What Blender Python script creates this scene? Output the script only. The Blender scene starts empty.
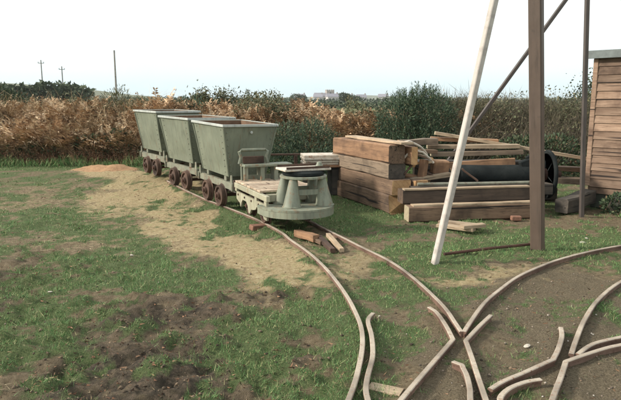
import bpy, bmesh, math, random
import numpy as np
from mathutils import Vector, Matrix
R = math.radians
random.seed(7)
rng = np.random.default_rng(7)
sc = bpy.context.scene
C = sc.collection

# ------------------------------------------------------------------ camera
cam = bpy.data.cameras.new('camera'); co = bpy.data.objects.new('camera', cam); C.objects.link(co)
cam.sensor_width = 36.0; cam.lens = 35.0
cam.clip_start = 0.05; cam.clip_end = 9000
co.location = (0, 0, 1.6); co.rotation_euler = (R(90 - 9.4), 0, 0)
sc.camera = co

# ------------------------------------------------------------------ sky, sun, exposure
SUN_EL, SUN_AZ = 30.0, 264.0        # azimuth clockwise from +Y: the sun stands to the left
w = bpy.data.worlds.new('World'); sc.world = w; w.use_nodes = True
nt = w.node_tree; nt.nodes.clear()
def wn(t): return nt.nodes.new(t)
sky = wn('ShaderNodeTexSky'); sky.sky_type = 'NISHITA'; sky.sun_disc = False
sky.sun_elevation = R(SUN_EL); sky.sun_rotation = R(SUN_AZ); sky.dust_density = 3.0
tc = wn('ShaderNodeTexCoord')
noi = wn('ShaderNodeTexNoise'); noi.inputs['Scale'].default_value = 2.2; noi.inputs['Detail'].default_value = 4
mp = wn('ShaderNodeMapping'); mp.inputs['Scale'].default_value = (1, 1, 3)
nt.links.new(tc.outputs['Generated'], mp.inputs['Vector']); nt.links.new(mp.outputs[0], noi.inputs['Vector'])
rmp = wn('ShaderNodeValToRGB')       # high thin overcast: near white with a faint cool cast
rmp.color_ramp.elements[0].position = 0.3; rmp.color_ramp.elements[0].color = (8.9, 9.5, 9.5, 1)
rmp.color_ramp.elements[1].position = 0.7; rmp.color_ramp.elements[1].color = (9.6, 9.9, 9.7, 1)
nt.links.new(noi.outputs['Fac'], rmp.inputs['Fac'])
mx = wn('ShaderNodeMix'); mx.data_type = 'RGBA'; mx.inputs['Factor'].default_value = 0.86
sxyz = wn('ShaderNodeSeparateXYZ'); nt.links.new(tc.outputs['Generated'], sxyz.inputs[0])
hz = wn('ShaderNodeValToRGB'); hz.color_ramp.elements[0].position = 0.0; hz.color_ramp.elements[0].color = (0.68, 0.82, 0.875, 1)
hz.color_ramp.elements[1].position = 0.13; hz.color_ramp.elements[1].color = (1, 1, 1, 1)
e_ = hz.color_ramp.elements.new(0.045); e_.color = (0.86, 0.945, 0.97, 1)
nt.links.new(sxyz.outputs['Z'], hz.inputs['Fac'])
ml = wn('ShaderNodeMix'); ml.data_type = 'RGBA'; ml.blend_type = 'MULTIPLY'; ml.inputs['Factor'].default_value = 1.0
nt.links.new(rmp.outputs['Color'], ml.inputs[6]); nt.links.new(hz.outputs['Color'], ml.inputs[7])
nt.links.new(sky.outputs['Color'], mx.inputs[6]); nt.links.new(ml.outputs[2], mx.inputs[7])
bg = wn('ShaderNodeBackground'); bg.inputs['Strength'].default_value = 0.122
out = wn('ShaderNodeOutputWorld')
nt.links.new(mx.outputs[2], bg.inputs['Color']); nt.links.new(bg.outputs[0], out.inputs[0])

sl = bpy.data.lights.new('sun', 'SUN'); sl.energy = 4.4; sl.angle = R(6); sl.color = (1.0, 0.93, 0.82)
so = bpy.data.objects.new('sun', sl); C.objects.link(so)
sd = Vector((math.sin(R(SUN_AZ)) * math.cos(R(SUN_EL)), math.cos(R(SUN_AZ)) * math.cos(R(SUN_EL)), math.sin(R(SUN_EL))))
so.rotation_euler = sd.to_track_quat('Z', 'Y').to_euler(); so.location = (-20, -10, 30)
sc.view_settings.view_transform = 'Standard'; sc.view_settings.look = 'None'
sc.view_settings.exposure = 0.2; sc.view_settings.gamma = 1.0; sc.view_settings.use_curve_mapping = False

# ------------------------------------------------------------------ helpers: tags
def tag(o, label=None, cat=None, group=None, kind=None):
    if label: o['label'] = label
    if cat: o['category'] = cat
    if group: o['group'] = group
    if kind: o['kind'] = kind
    return o
def thing(name, label, cat, loc=(0, 0, 0), rz=0.0, group=None):
    o = bpy.data.objects.new(name, None); C.objects.link(o)
    o.empty_display_size = 0.2
    o.location = loc; o.rotation_euler = (0, 0, rz)
    return tag(o, label, cat, group)
def dup(root, loc, rot, label):
    r = root.copy(); C.objects.link(r); r.location = loc; r.rotation_euler = rot; r['label'] = label
    for ch in list(root.children):
        c = ch.copy(); C.objects.link(c); c.parent = r
        for g in list(ch.children):
            d = g.copy(); C.objects.link(d); d.parent = c
    return r

# ------------------------------------------------------------------ helpers: materials
def mat(name):
    m = bpy.data.materials.new(name); m.use_nodes = True
    return m, m.node_tree, m.node_tree.nodes['Principled BSDF']
def nd(t, typ, **kw):
    n = t.nodes.new(typ)
    for k, v in kw.items():
        if k in n.inputs: n.inputs[k].default_value = v
        else: setattr(n, k, v)
    return n
def ramp(t, fac, stops):
    r = t.nodes.new('ShaderNodeValToRGB'); e = r.color_ramp.elements
    while len(e) < len(stops): e.new(0.5)
    for i, (p, c) in enumerate(stops):
        e[i].position = p; e[i].color = (*c, 1) if len(c) == 3 else c
    t.links.new(fac, r.inputs['Fac']); return r.outputs['Color']
def mixc(t, fac, a, b, mode='MIX'):
    m = t.nodes.new('ShaderNodeMix'); m.data_type = 'RGBA'; m.blend_type = mode
    for s, v in (('Factor', fac), ('A', a), ('B', b)):
        inp = [i for i in m.inputs if i.name == s and (i.type == 'RGBA' or (s == 'Factor' and i.type == 'VALUE'))][0]
        if isinstance(v, (int, float)): inp.default_value = v
        elif isinstance(v, tuple): inp.default_value = (*v, 1)
        else: t.links.new(v, inp)
    return [o for o in m.outputs if o.type == 'RGBA'][0]
def noise(t, vec, scale, detail=4, rough=0.6):
    n = nd(t, 'ShaderNodeTexNoise', Scale=scale, Detail=detail, Roughness=rough)
    if vec is not None: t.links.new(vec, n.inputs['Vector'])
    return n.outputs['Fac']
def coords(t, kind='Object', scale=(1, 1, 1), per_object=True):
    c = nd(t, 'ShaderNodeTexCoord'); m = nd(t, 'ShaderNodeMapping'); m.inputs['Scale'].default_value = scale
    t.links.new(c.outputs[kind], m.inputs['Vector'])
    if per_object:
        oi = nd(t, 'ShaderNodeObjectInfo'); mm = nd(t, 'ShaderNodeMath', operation='MULTIPLY'); mm.inputs[1].default_value = 37.0
        t.links.new(oi.outputs['Random'], mm.inputs[0]); t.links.new(mm.outputs[0], m.inputs['Location'])
    return m.outputs[0]
def bump(t, p, h, strength=0.3, dist=0.01):
    b = nd(t, 'ShaderNodeBump', Strength=strength, Distance=dist)
    t.links.new(h, b.inputs['Height']); t.links.new(b.outputs[0], p.inputs['Normal'])
def thr(t, v, lo, hi):
    m = nd(t, 'ShaderNodeMapRange'); m.inputs['From Min'].default_value = lo; m.inputs['From Max'].default_value = hi
    m.interpolation_type = 'SMOOTHSTEP'
    t.links.new(v, m.inputs['Value']); return m.outputs[0]

def m_paint(name, a, b, rust=(0.13, 0.05, 0.022), amount=0.5, rough=0.6, streak=True):
    m, t, p = mat(name)
    v = coords(t); vs = coords(t, scale=(6, 6, 0.7) if streak else (3, 3, 3))
    base = ramp(t, noise(t, v, 3.0), [(0.3, a), (0.7, b)])
    s = noise(t, vs, 3.0, 6, 0.7)
    base = mixc(t, thr(t, s, 0.45, 0.75), base, tuple(x * 0.72 for x in a))
    f = noise(t, v, 9.0, 8, 0.75)
    base = mixc(t, thr(t, f, 0.72 - amount * 0.2, 0.80 - amount * 0.16), base, rust)
    t.links.new(base, p.inputs['Base Color']); p.inputs['Roughness'].default_value = rough
    st = noise(t, coords(t, scale=(9, 9, 0.35)), 2.2, 5, 0.65)
    base = mixc(t, thr(t, st, 0.60 - 0.06 * amount, 0.74), base, tuple((x * 0.45 + y * 0.55) for x, y in zip(a, rust)))
    big = noise(t, v, 2.0, 2, 0.5); t.links.new(base, p.inputs['Base Color'])
    hh = nd(t, 'ShaderNodeMath', operation='MULTIPLY_ADD'); hh.inputs[1].default_value = 0.12; t.links.new(f, hh.inputs[0]); t.links.new(big, hh.inputs[2])
    bump(t, p, hh.outputs[0], 0.35, 0.05); return m
def m_rust(name, a=(0.16, 0.06, 0.028), b=(0.30, 0.13, 0.06), rough=0.9):
    m, t, p = mat(name); v = coords(t)
    f = noise(t, v, 14, 8, 0.7); g = noise(t, v, 3.5, 4)
    c = ramp(t, f, [(0.3, a), (0.7, b)]); c = mixc(t, thr(t, g, 0.4, 0.75), c, tuple(x * 0.55 for x in a))
    c = mixc(t, thr(t, noise(t, v, 45, 5, 0.7), 0.55, 0.68), c, (a[0] * 0.75, a[1] * 0.5, a[2] * 0.38))
    t.links.new(c, p.inputs['Base Color']); p.inputs['Roughness'].default_value = rough
    bump(t, p, f, 0.5, 0.006); return m
def m_wood(name, a, b, dark, grain=26, rough=0.85, vary=0.25, stretch=0.06):
    m, t, p = mat(name)
    v = coords(t, scale=(stretch, 1, 1)); vo = coords(t)
    g = noise(t, v, grain, 8, 0.65); k = noise(t, v, grain * 3.2, 4, 0.6); big = noise(t, vo, 2.4, 4)
    c = ramp(t, g, [(0.3, a), (0.68, b)])
    c = mixc(t, thr(t, k, 0.55, 0.72), c, dark)
    c = mixc(t, thr(t, big, 0.45, 0.75), c, tuple((x + y) * 0.33 for x, y in zip(a, dark)))
    crack = noise(t, coords(t, scale=(0.025, 1, 1)), 17, 3, 0.55)
    c = mixc(t, thr(t, crack, 0.645, 0.675), c, tuple(x * 0.3 for x in dark))
    oi = nd(t, 'ShaderNodeObjectInfo'); hs = nd(t, 'ShaderNodeHueSaturation')
    mr = nd(t, 'ShaderNodeMapRange'); mr.inputs['To Min'].default_value = 1 - vary; mr.inputs['To Max'].default_value = 1 + vary
    t.links.new(oi.outputs['Random'], mr.inputs['Value']); t.links.new(mr.outputs[0], hs.inputs['Value'])
    t.links.new(c, hs.inputs['Color']); t.links.new(hs.outputs[0], p.inputs['Base Color'])
    p.inputs['Roughness'].default_value = rough
    bump(t, p, g, 0.6, 0.008); return m
def m_endgrain(name, a, b, dark):
    m, t, p = mat(name)
    v = coords(t); f = noise(t, v, 10, 6, 0.7)
    wv = nd(t, 'ShaderNodeTexWave', wave_type='RINGS', Scale=5.0, Distortion=7.0, Detail=3.0); wv.rings_direction = 'X'
    t.links.new(v, wv.inputs['Vector'])
    c = ramp(t, f, [(0.3, a), (0.7, b)]); c = mixc(t, thr(t, wv.outputs['Fac'], 0.7, 1.6), c, dark)
    c = mixc(t, thr(t, noise(t, v, 5, 6, 0.8), 0.55, 0.7), c, tuple(x * .6 for x in dark))
    t.links.new(c, p.inputs['Base Color']); p.inputs['Roughness'].default_value = 0.9
    bump(t, p, f, 0.6, 0.01); return m
def m_leaf(name, stops, rough=0.6, patch=None):
    m, t, p = mat(name)
    g = nd(t, 'ShaderNodeNewGeometry')
    c = ramp(t, g.outputs['Random Per Island'], stops)
    if patch:
        v = coords(t, 'Object', per_object=False); n = noise(t, v, patch[0], 3)
        c = mixc(t, thr(t, n, 0.42, 0.62), c, patch[1], 'MULTIPLY')
    t.links.new(c, p.inputs['Base Color']); p.inputs['Roughness'].default_value = rough
    p.inputs['Specular IOR Level'].default_value = 0.25
    return m
def m_plain(name, col, rough=0.8, metallic=0.0, var=0.2, scale=8):
    m, t, p = mat(name); v = coords(t); f = noise(t, v, scale, 6, 0.7)
    c = ramp(t, f, [(0.3, tuple(x * (1 - var) for x in col)), (0.7, tuple(min(1, x * (1 + var)) for x in col))])
    t.links.new(c, p.inputs['Base Color']); p.inputs['Roughness'].default_value = rough; p.inputs['Metallic'].default_value = metallic
    bump(t, p, f, 0.3, 0.004); return m

MT = {}
MT['tub'] = m_paint('tub_paint', (0.142, 0.158, 0.114), (0.19, 0.206, 0.148), rust=(0.17, 0.10, 0.055), amount=0.5)
MT['rim'] = m_paint('rim_paint', (0.33, 0.35, 0.32), (0.44, 0.455, 0.42), rust=(0.2, 0.13, 0.08), amount=0.3)
MT['inside'] = m_rust('tub_inside', (0.10, 0.055, 0.03), (0.2, 0.12, 0.07))
MT['chassis'] = m_paint('chassis_paint', (0.15, 0.155, 0.115), (0.25, 0.25, 0.185), amount=0.95)
MT['bolster'] = m_paint('bolster_paint', (0.15, 0.168, 0.125), (0.245, 0.258, 0.19), rust=(0.20, 0.12, 0.065), amount=0.95)
MT['cream'] = m_paint('side_paint', (0.27, 0.26, 0.185), (0.40, 0.375, 0.27), rust=(0.26, 0.14, 0.07), amount=0.6)
MT['rust'] = m_rust('rust', (0.05, 0.029, 0.02), (0.125, 0.07, 0.046))
MT['darkrust'] = m_rust('dark_rust', (0.045, 0.022, 0.014), (0.12, 0.05, 0.03))
MT['iron'] = m_rust('dark_iron', (0.010, 0.014, 0.015), (0.030, 0.033, 0.031), 0.9)
MT['iron'].node_tree.nodes['Principled BSDF'].inputs['Specular IOR Level'].default_value = 0.15
MT['topplate'] = m_paint('worn_top', (0.5, 0.45, 0.37), (0.62, 0.56, 0.47), rust=(0.33, 0.16, 0.09), amount=0.9, streak=False)
MT['deck'] = m_wood('deck_wood', (0.36, 0.27, 0.19), (0.52, 0.42, 0.31), (0.26, 0.14, 0.09), vary=0.2)
MT['oldwood'] = m_wood('old_baulk', (0.095, 0.058, 0.036), (0.195, 0.125, 0.078), (0.04, 0.024, 0.016))
MT['greywood'] = m_wood('grey_baulk', (0.13, 0.094, 0.064), (0.235, 0.172, 0.118), (0.06, 0.04, 0.027))
MT['orangewood'] = m_wood('orange_baulk', (0.195, 0.105, 0.058), (0.36, 0.205, 0.11), (0.10, 0.052, 0.03))
MT['palewood'] = m_wood('pale_plank', (0.29, 0.21, 0.135), (0.45, 0.345, 0.235), (0.15, 0.095, 0.058))
MT['darkwood'] = m_wood('dark_baulk', (0.035, 0.03, 0.025), (0.085, 0.068, 0.052), (0.02, 0.017, 0.015))
MT['blackwood'] = m_wood('shaded_baulk', (0.055, 0.038, 0.028), (0.115, 0.08, 0.056), (0.028, 0.02, 0.015))  # darker brown: shade on the front baulk put into the wood colour
MT['endcut'] = m_endgrain('fresh_end', (0.36, 0.20, 0.09), (0.54, 0.34, 0.17), (0.2, 0.085, 0.04))
MT['endgrey'] = m_endgrain('grey_end', (0.30, 0.25, 0.16), (0.42, 0.36, 0.24), (0.16, 0.11, 0.07))
MT['shed'] = m_wood('shed_board', (0.15, 0.088, 0.056), (0.30, 0.205, 0.142), (0.085, 0.047, 0.03), vary=0.38)
MT['felt'] = m_plain('roof_felt', (0.155, 0.175, 0.17), 0.85, var=0.25)
MT['plinth'] = m_plain('shed_plinth', (0.05, 0.055, 0.042), 0.95, var=0.4)
MT['whitepaint'] = m_paint('white_paint', (0.40, 0.355, 0.315), (0.50, 0.455, 0.41), rust=(0.26, 0.17, 0.13), amount=0.55, streak=False)
MT['brownpaint'] = m_paint('brown_paint', (0.072, 0.048, 0.034), (0.10, 0.068, 0.05), rust=(0.055, 0.04, 0.03), amount=0.6)
MT['darkpaint'] = m_paint('dark_brown_paint', (0.055, 0.044, 0.038), (0.085, 0.066, 0.056), rust=(0.11, 0.06, 0.042), amount=0.5)
MT['railtop'] = m_rust('rail_top', (0.30, 0.24, 0.18), (0.48, 0.41, 0.325), 0.55)
MT['railside'] = m_rust('rail_side', (0.11, 0.06, 0.042), (0.25, 0.16, 0.115))
MT['pole'] = m_wood('hazed_pole_wood', (0.17, 0.155, 0.14), (0.24, 0.22, 0.20), (0.13, 0.115, 0.10))  # paler, greyer wood: distance haze put into the colour
MT['stone'] = m_plain('pale_stone', (0.40, 0.36, 0.30), 0.9)
MT['gravel'] = m_leaf('gravel_stone', [(0.0, (0.07, 0.06, 0.05)), (0.5, (0.16, 0.125, 0.095)), (0.93, (0.26, 0.21, 0.165)), (1.0, (0.5, 0.46, 0.4))], 0.95)
MT['clod'] = m_leaf('earth_clod', [(0.0, (0.035, 0.028, 0.021)), (0.5, (0.10, 0.075, 0.052)), (1.0, (0.22, 0.16, 0.11))], 0.95)
MT['brick'] = m_plain('red_brick', (0.20, 0.10, 0.065), 0.95, var=0.35, scale=20)
MT['bark'] = m_plain('bark', (0.07, 0.055, 0.04), 0.95, var=0.4)
MT['house'] = m_plain('pale_render', (0.5, 0.46, 0.43), 0.9)
MT['slate'] = m_plain('slate', (0.23, 0.22, 0.25), 0.8)
MT['tower'] = m_plain('tower_stone', (0.34, 0.30, 0.27), 0.9)
MT['pane'] = m_plain('dark_pane', (0.05, 0.055, 0.06), 0.3)
MT['hill'] = m_plain('hill_grass', (0.11, 0.12, 0.07), 0.95, var=0.45, scale=0.02)
MT['grass'] = m_leaf('grass_blade', [(0.0, (0.058, 0.135, 0.042)), (0.45, (0.11, 0.225, 0.075)), (0.75, (0.19, 0.275, 0.105)), (1.0, (0.40, 0.36, 0.19))])
MT['straw'] = m_leaf('dry_straw', [(0.0, (0.30, 0.21, 0.11)), (0.6, (0.52, 0.40, 0.24)), (1.0, (0.62, 0.5, 0.33))], 0.8)
MT['litter'] = m_leaf('leaf_litter', [(0.0, (0.06, 0.036, 0.025)), (0.5, (0.17, 0.085, 0.05)), (1.0, (0.33, 0.2, 0.12))], 0.9)
MT['bracken'] = m_leaf('dead_bracken', [(0.0, (0.18, 0.12, 0.075)), (0.4, (0.39, 0.25, 0.145)), (0.8, (0.58, 0.395, 0.24)), (1.0, (0.66, 0.53, 0.36))], 0.85, (0.7, (0.72, 0.74, 0.74)))
MT['bramble'] = m_leaf('bramble_leaf', [(0.0, (0.025, 0.042, 0.022)), (0.6, (0.055, 0.085, 0.042)), (0.88, (0.09, 0.115, 0.058)), (1.0, (0.2, 0.11, 0.07))], 0.6)
MT['gorse'] = m_leaf('gorse_spine', [(0.0, (0.028, 0.052, 0.032)), (0.6, (0.06, 0.098, 0.055)), (0.93, (0.11, 0.145, 0.075)), (1.0, (0.25, 0.17, 0.10))], 0.6)
MT['olive'] = m_leaf('olive_leaf', [(0.0, (0.05, 0.06, 0.03)), (0.5, (0.10, 0.11, 0.055)), (1.0, (0.19, 0.16, 0.09))], 0.7)
MT['twig'] = m_leaf('thorn_twig', [(0.0, (0.055, 0.045, 0.034)), (0.6, (0.115, 0.095, 0.068)), (1.0, (0.19, 0.155, 0.105))], 0.9, (0.9, (0.7, 0.8, 0.65)))
MT['farleaf'] = m_leaf('far_leaf', [(0.0, (0.03, 0.045, 0.025)), (1.0, (0.08, 0.10, 0.055))], 0.8)

# ------------------------------------------------------------------ helpers: meshes
class MB:
    """collects vertices and faces, then links ONE mesh object"""
    def __init__(s): s.v = []; s.f = []; s.mi = []
    def add(s, vs, fs, mi=0):
        n = len(s.v); s.v += [tuple(x) for x in vs]; s.f += [tuple(i + n for i in q) for q in fs]; s.mi += [mi] * len(fs); return s
    def box(s, c, d, rot=None, bev=0.0, mi=0, taper=1.0):
        hx, hy, hz = d[0] / 2, d[1] / 2, d[2] / 2; vs = []
        if bev <= 0:
            for z in (-1, 1):
                k = taper if z > 0 else 1
                for x, y in ((-1, -1), (1, -1), (1, 1), (-1, 1)): vs.append(Vector((x * hx * k, y * hy * k, z * hz)))
            fs = [(3, 2, 1, 0), (4, 5, 6, 7), (0, 1, 5, 4), (1, 2, 6, 5), (2, 3, 7, 6), (3, 0, 4, 7)]
        else:
            bm = bmesh.new(); bmesh.ops.create_cube(bm, size=1.0)
            for q in bm.verts: q.co = Vector((q.co.x * d[0], q.co.y * d[1], q.co.z * d[2]))
            bmesh.ops.bevel(bm, geom=bm.edges[:], offset=bev, segments=1, affect='EDGES')
            bm.verts.index_update(); vs = [q.co.copy() for q in bm.verts]; fs = [tuple(q.index for q in f.verts) for f in bm.faces]; bm.free()
        if rot is not None: vs = [rot @ q for q in vs]
        c = Vector(c); return s.add([q + c for q in vs], fs, mi)
    def tube(s, pts, r, n=8, cap=True, mi=0, up=Vector((0, 0, 1))):
        pts = [Vector(p) for p in pts]; rs = r if isinstance(r, (list, tuple)) else [r] * len(pts)
        vs = []; fs = []
        for i, p in enumerate(pts):
            d = (pts[min(i + 1, len(pts) - 1)] - pts[max(i - 1, 0)]).normalized()
            u = up if abs(d.dot(up)) < 0.95 else Vector((1, 0, 0))
            a = d.cross(u).normalized(); b = a.cross(d)
            for k in range(n):
                t = 2 * math.pi * k / n; vs.append(p + (a * math.cos(t) + b * math.sin(t)) * rs[i])
        for i in range(len(pts) - 1):
            for k in range(n): fs.append((i * n + k, i * n + (k + 1) % n, (i + 1) * n + (k + 1) % n, (i + 1) * n + k))
        if cap: fs += [tuple(range(n))[::-1], tuple((len(pts) - 1) * n + k for k in range(n))]
        return s.add(vs, fs, mi)
    def lathe(s, prof, axis='Z', c=(0, 0, 0), n=24, mi=0):
        vs = []; fs = []; c = Vector(c)
        for r, h in prof:
            for k in range(n):
                t = 2 * math.pi * k / n; x, y = r * math.cos(t), r * math.sin(t)
                q = {'Z': (x, y, h), 'Y': (y, h, x), 'X': (h, x, y)}[axis]; vs.append(Vector(q) + c)
        for i in range(len(prof) - 1):
            for k in range(n): fs.append((i * n + k, i * n + (k + 1) % n, (i + 1) * n + (k + 1) % n, (i + 1) * n + k))
        if prof[0][0] > 1e-4: fs.append(tuple(range(n))[::-1])
        if prof[-1][0] > 1e-4: fs.append(tuple((len(prof) - 1) * n + k for k in range(n)))
        return s.add(vs, fs, mi)
    def prism(s, poly, axis, a, b, mi=0):
        n = len(poly); vs = []
        for h in (a, b):
            for p, q in poly: vs.append({'Z': (p, q, h), 'Y': (p, h, q), 'X': (h, p, q)}[axis])
        fs = [tuple(range(n))[::-1], tuple(range(n, 2 * n))] + [(i, (i + 1) % n, (i + 1) % n + n, i + n) for i in range(n)]
        return s.add(vs, fs, mi)
    def build(s, name, ms, parent=None, loc=(0, 0, 0), smooth=False):
        me = bpy.data.meshes.new(name); me.from_pydata(s.v, [], s.f)
        for m in (ms if isinstance(ms, (list, tuple)) else [ms]): me.materials.append(m)
        me.polygons.foreach_set('material_index', s.mi)
        bm = bmesh.new(); bm.from_mesh(me); bmesh.ops.recalc_face_normals(bm, faces=bm.faces[:]); bm.to_mesh(me); bm.free()
        if smooth:
            me.polygons.foreach_set('use_smooth', [True] * len(me.polygons))
            me.set_sharp_from_angle(angle=R(40))
        o = bpy.data.objects.new(name, me); C.objects.link(o); o.location = loc
        if parent: o.parent = parent
        return o
def np_mesh(name, v, f, m, parent=None):
    """v (N,3), f (M,k) arrays -> one object"""
    v = np.asarray(v, np.float32); f = np.asarray(f, np.int32); k = f.shape[1]
    me = bpy.data.meshes.new(name); me.vertices.add(len(v)); me.vertices.foreach_set('co', v.ravel())
    me.loops.add(f.size); me.loops.foreach_set('vertex_index', f.ravel())
    me.polygons.add(len(f)); me.polygons.foreach_set('loop_start', np.arange(0, f.size, k, dtype=np.int32))
    me.update(calc_edges=True); me.validate()
    me.materials.append(m)
    o = bpy.data.objects.new(name, me); C.objects.link(o)
    if parent: o.parent = parent
    return o

# numpy value noise
def _h(ix, iy, s):
    n = (ix.astype(np.int64) * 374761393 + iy.astype(np.int64) * 668265263 + s * 974634777) & 0x7fffffff
    n = ((n ^ (n >> 13)) * 1274126177) & 0x7fffffff
    return ((n ^ (n >> 16)) & 0xffff) / 65535.0
def vn(x, y, s=0):
    ix = np.floor(x); iy = np.floor(y); fx = x - ix; fy = y - iy
    fx = fx * fx * (3 - 2 * fx); fy = fy * fy * (3 - 2 * fy)
    a = _h(ix, iy, s); b = _h(ix + 1, iy, s); c = _h(ix, iy + 1, s); d = _h(ix + 1, iy + 1, s)
    return (a * (1 - fx) + b * fx) * (1 - fy) + (c * (1 - fx) + d * fx) * fy
def fbm(x, y, s=0, o=4):
    r = 0; a = 0.5; t = 0
    for i in range(o): r = r + a * vn(x, y, s + i); t += a; x = x * 2.03 + 3.1; y = y * 2.03 + 1.7; a *= 0.5
    return r / t
def ss(a, b, x):
    t = np.clip((x - a) / (b - a), 0, 1); return t * t * (3 - 2 * t)
def ell(x, y, cx, cy, rx, ry, soft=0.5, ang=0.0):
    ca, sa = math.cos(ang), math.sin(ang); dx = (x - cx) * ca + (y - cy) * sa; dy = -(x - cx) * sa + (y - cy) * ca
    return 1 - ss(1 - soft, 1 + soft, np.sqrt((dx / rx) ** 2 + (dy / ry) ** 2))
def seg(x, y, pts, wd, soft):
    d = np.full(np.shape(x), 1e9)
    for (ax, ay), (bx, by) in zip(pts[:-1], pts[1:]):
        t = np.clip(((x - ax) * (bx - ax) + (y - ay) * (by - ay)) / ((bx - ax) ** 2 + (by - ay) ** 2), 0, 1)
        d = np.minimum(d, np.hypot(x - ax - t * (bx - ax), y - ay - t * (by - ay)))
    return 1 - ss(wd - soft, wd + soft, d)

# ------------------------------------------------------------------ rails: plan curves (metres)
RAILS = {
 'R1': [(-2.62, 10.95), (-1.86, 9.72), (-1.2, 8.62), (-0.72, 7.78), (-0.362, 7.018), (-0.229, 6.599), (-0.112, 6.271), (0.015, 5.892), (0.135, 5.45), (0.22, 5.038), (0.29, 4.606), (0.327, 4.282), (0.348, 3.961), (0.332, 3.65), (0.284, 3.327), (0.215, 2.997), (0.06, 2.45), (-0.15, 1.9)],
 'R2': [(-2.06, 11.3), (-1.3, 10.02), (-0.62, 8.9), (-0.15, 8.0), (0.209, 7.074), (0.388, 6.624), (0.528, 6.271), (0.656, 5.972), (0.768, 5.663), (0.86, 5.317), (0.931, 4.951), (0.977, 4.631), (1.009, 4.304), (1.013, 4.037), (1.016, 3.86)],
 'W1': [(0.893, 4.359), (0.928, 4.239), (0.937, 3.98), (0.93, 3.74), (0.793, 3.496), (0.615, 3.185), (0.471, 2.932), (0.2, 2.45), (-0.1, 1.9)],
 'S1': [(1.03, 3.86), (1.118, 4.037), (1.33, 4.438), (1.56, 4.786), (1.834, 5.158), (2.151, 5.484), (2.487, 5.775), (2.91, 6.075), (3.332, 6.316), (3.912, 6.599), (4.7, 6.9)],
 'W2': [(1.309, 4.187), (1.172, 3.98), (1.008, 3.715), (0.983, 3.496), (0.948, 3.222), (0.921, 2.997), (0.86, 2.5), (0.76, 1.9)],
 'C2': [(0.85, 3.396), (0.89, 3.341), (0.885, 3.21), (0.859, 3.042), (0.83, 2.921), (0.76, 2.55)],
 'C1': [(0.457, 4.218), (0.407, 4.076), (0.405, 3.799), (0.38, 3.481), (0.325, 3.21), (0.299, 3.042), (0.301, 2.9), (0.314, 2.77), (0.35, 2.6)],
 'W3': [(1.717, 3.942), (1.658, 3.782), (1.551, 3.578), (1.457, 3.424), (1.229, 3.254), (1.068, 3.142), (0.97, 3.05)],
 'C3': [(1.285, 3.16), (1.186, 3.13), (1.075, 3.053), (1.0, 2.96), (0.98, 2.9)],
 'R3': [(4.6, 6.2), (3.9, 5.95), (3.357, 5.626), (2.669, 5.009), (2.252, 4.533), (1.95, 4.096), (1.721, 3.715), (1.6, 3.5)],
 'R4': [(1.64, 3.50), (1.812, 3.666), (2.047, 3.782), (2.375, 3.906), (3.0, 4.1), (3.9, 4.3)],
 'W4': [(3.8, 4.14), (3.0, 3.99), (2.4, 3.81), (1.98, 3.65), (1.868, 3.602), (1.697, 3.504), (1.523, 3.396), (1.412, 3.197), (1.284, 2.975), (1.189, 2.799), (1.0, 2.4), (0.8, 1.9)],
}

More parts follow.
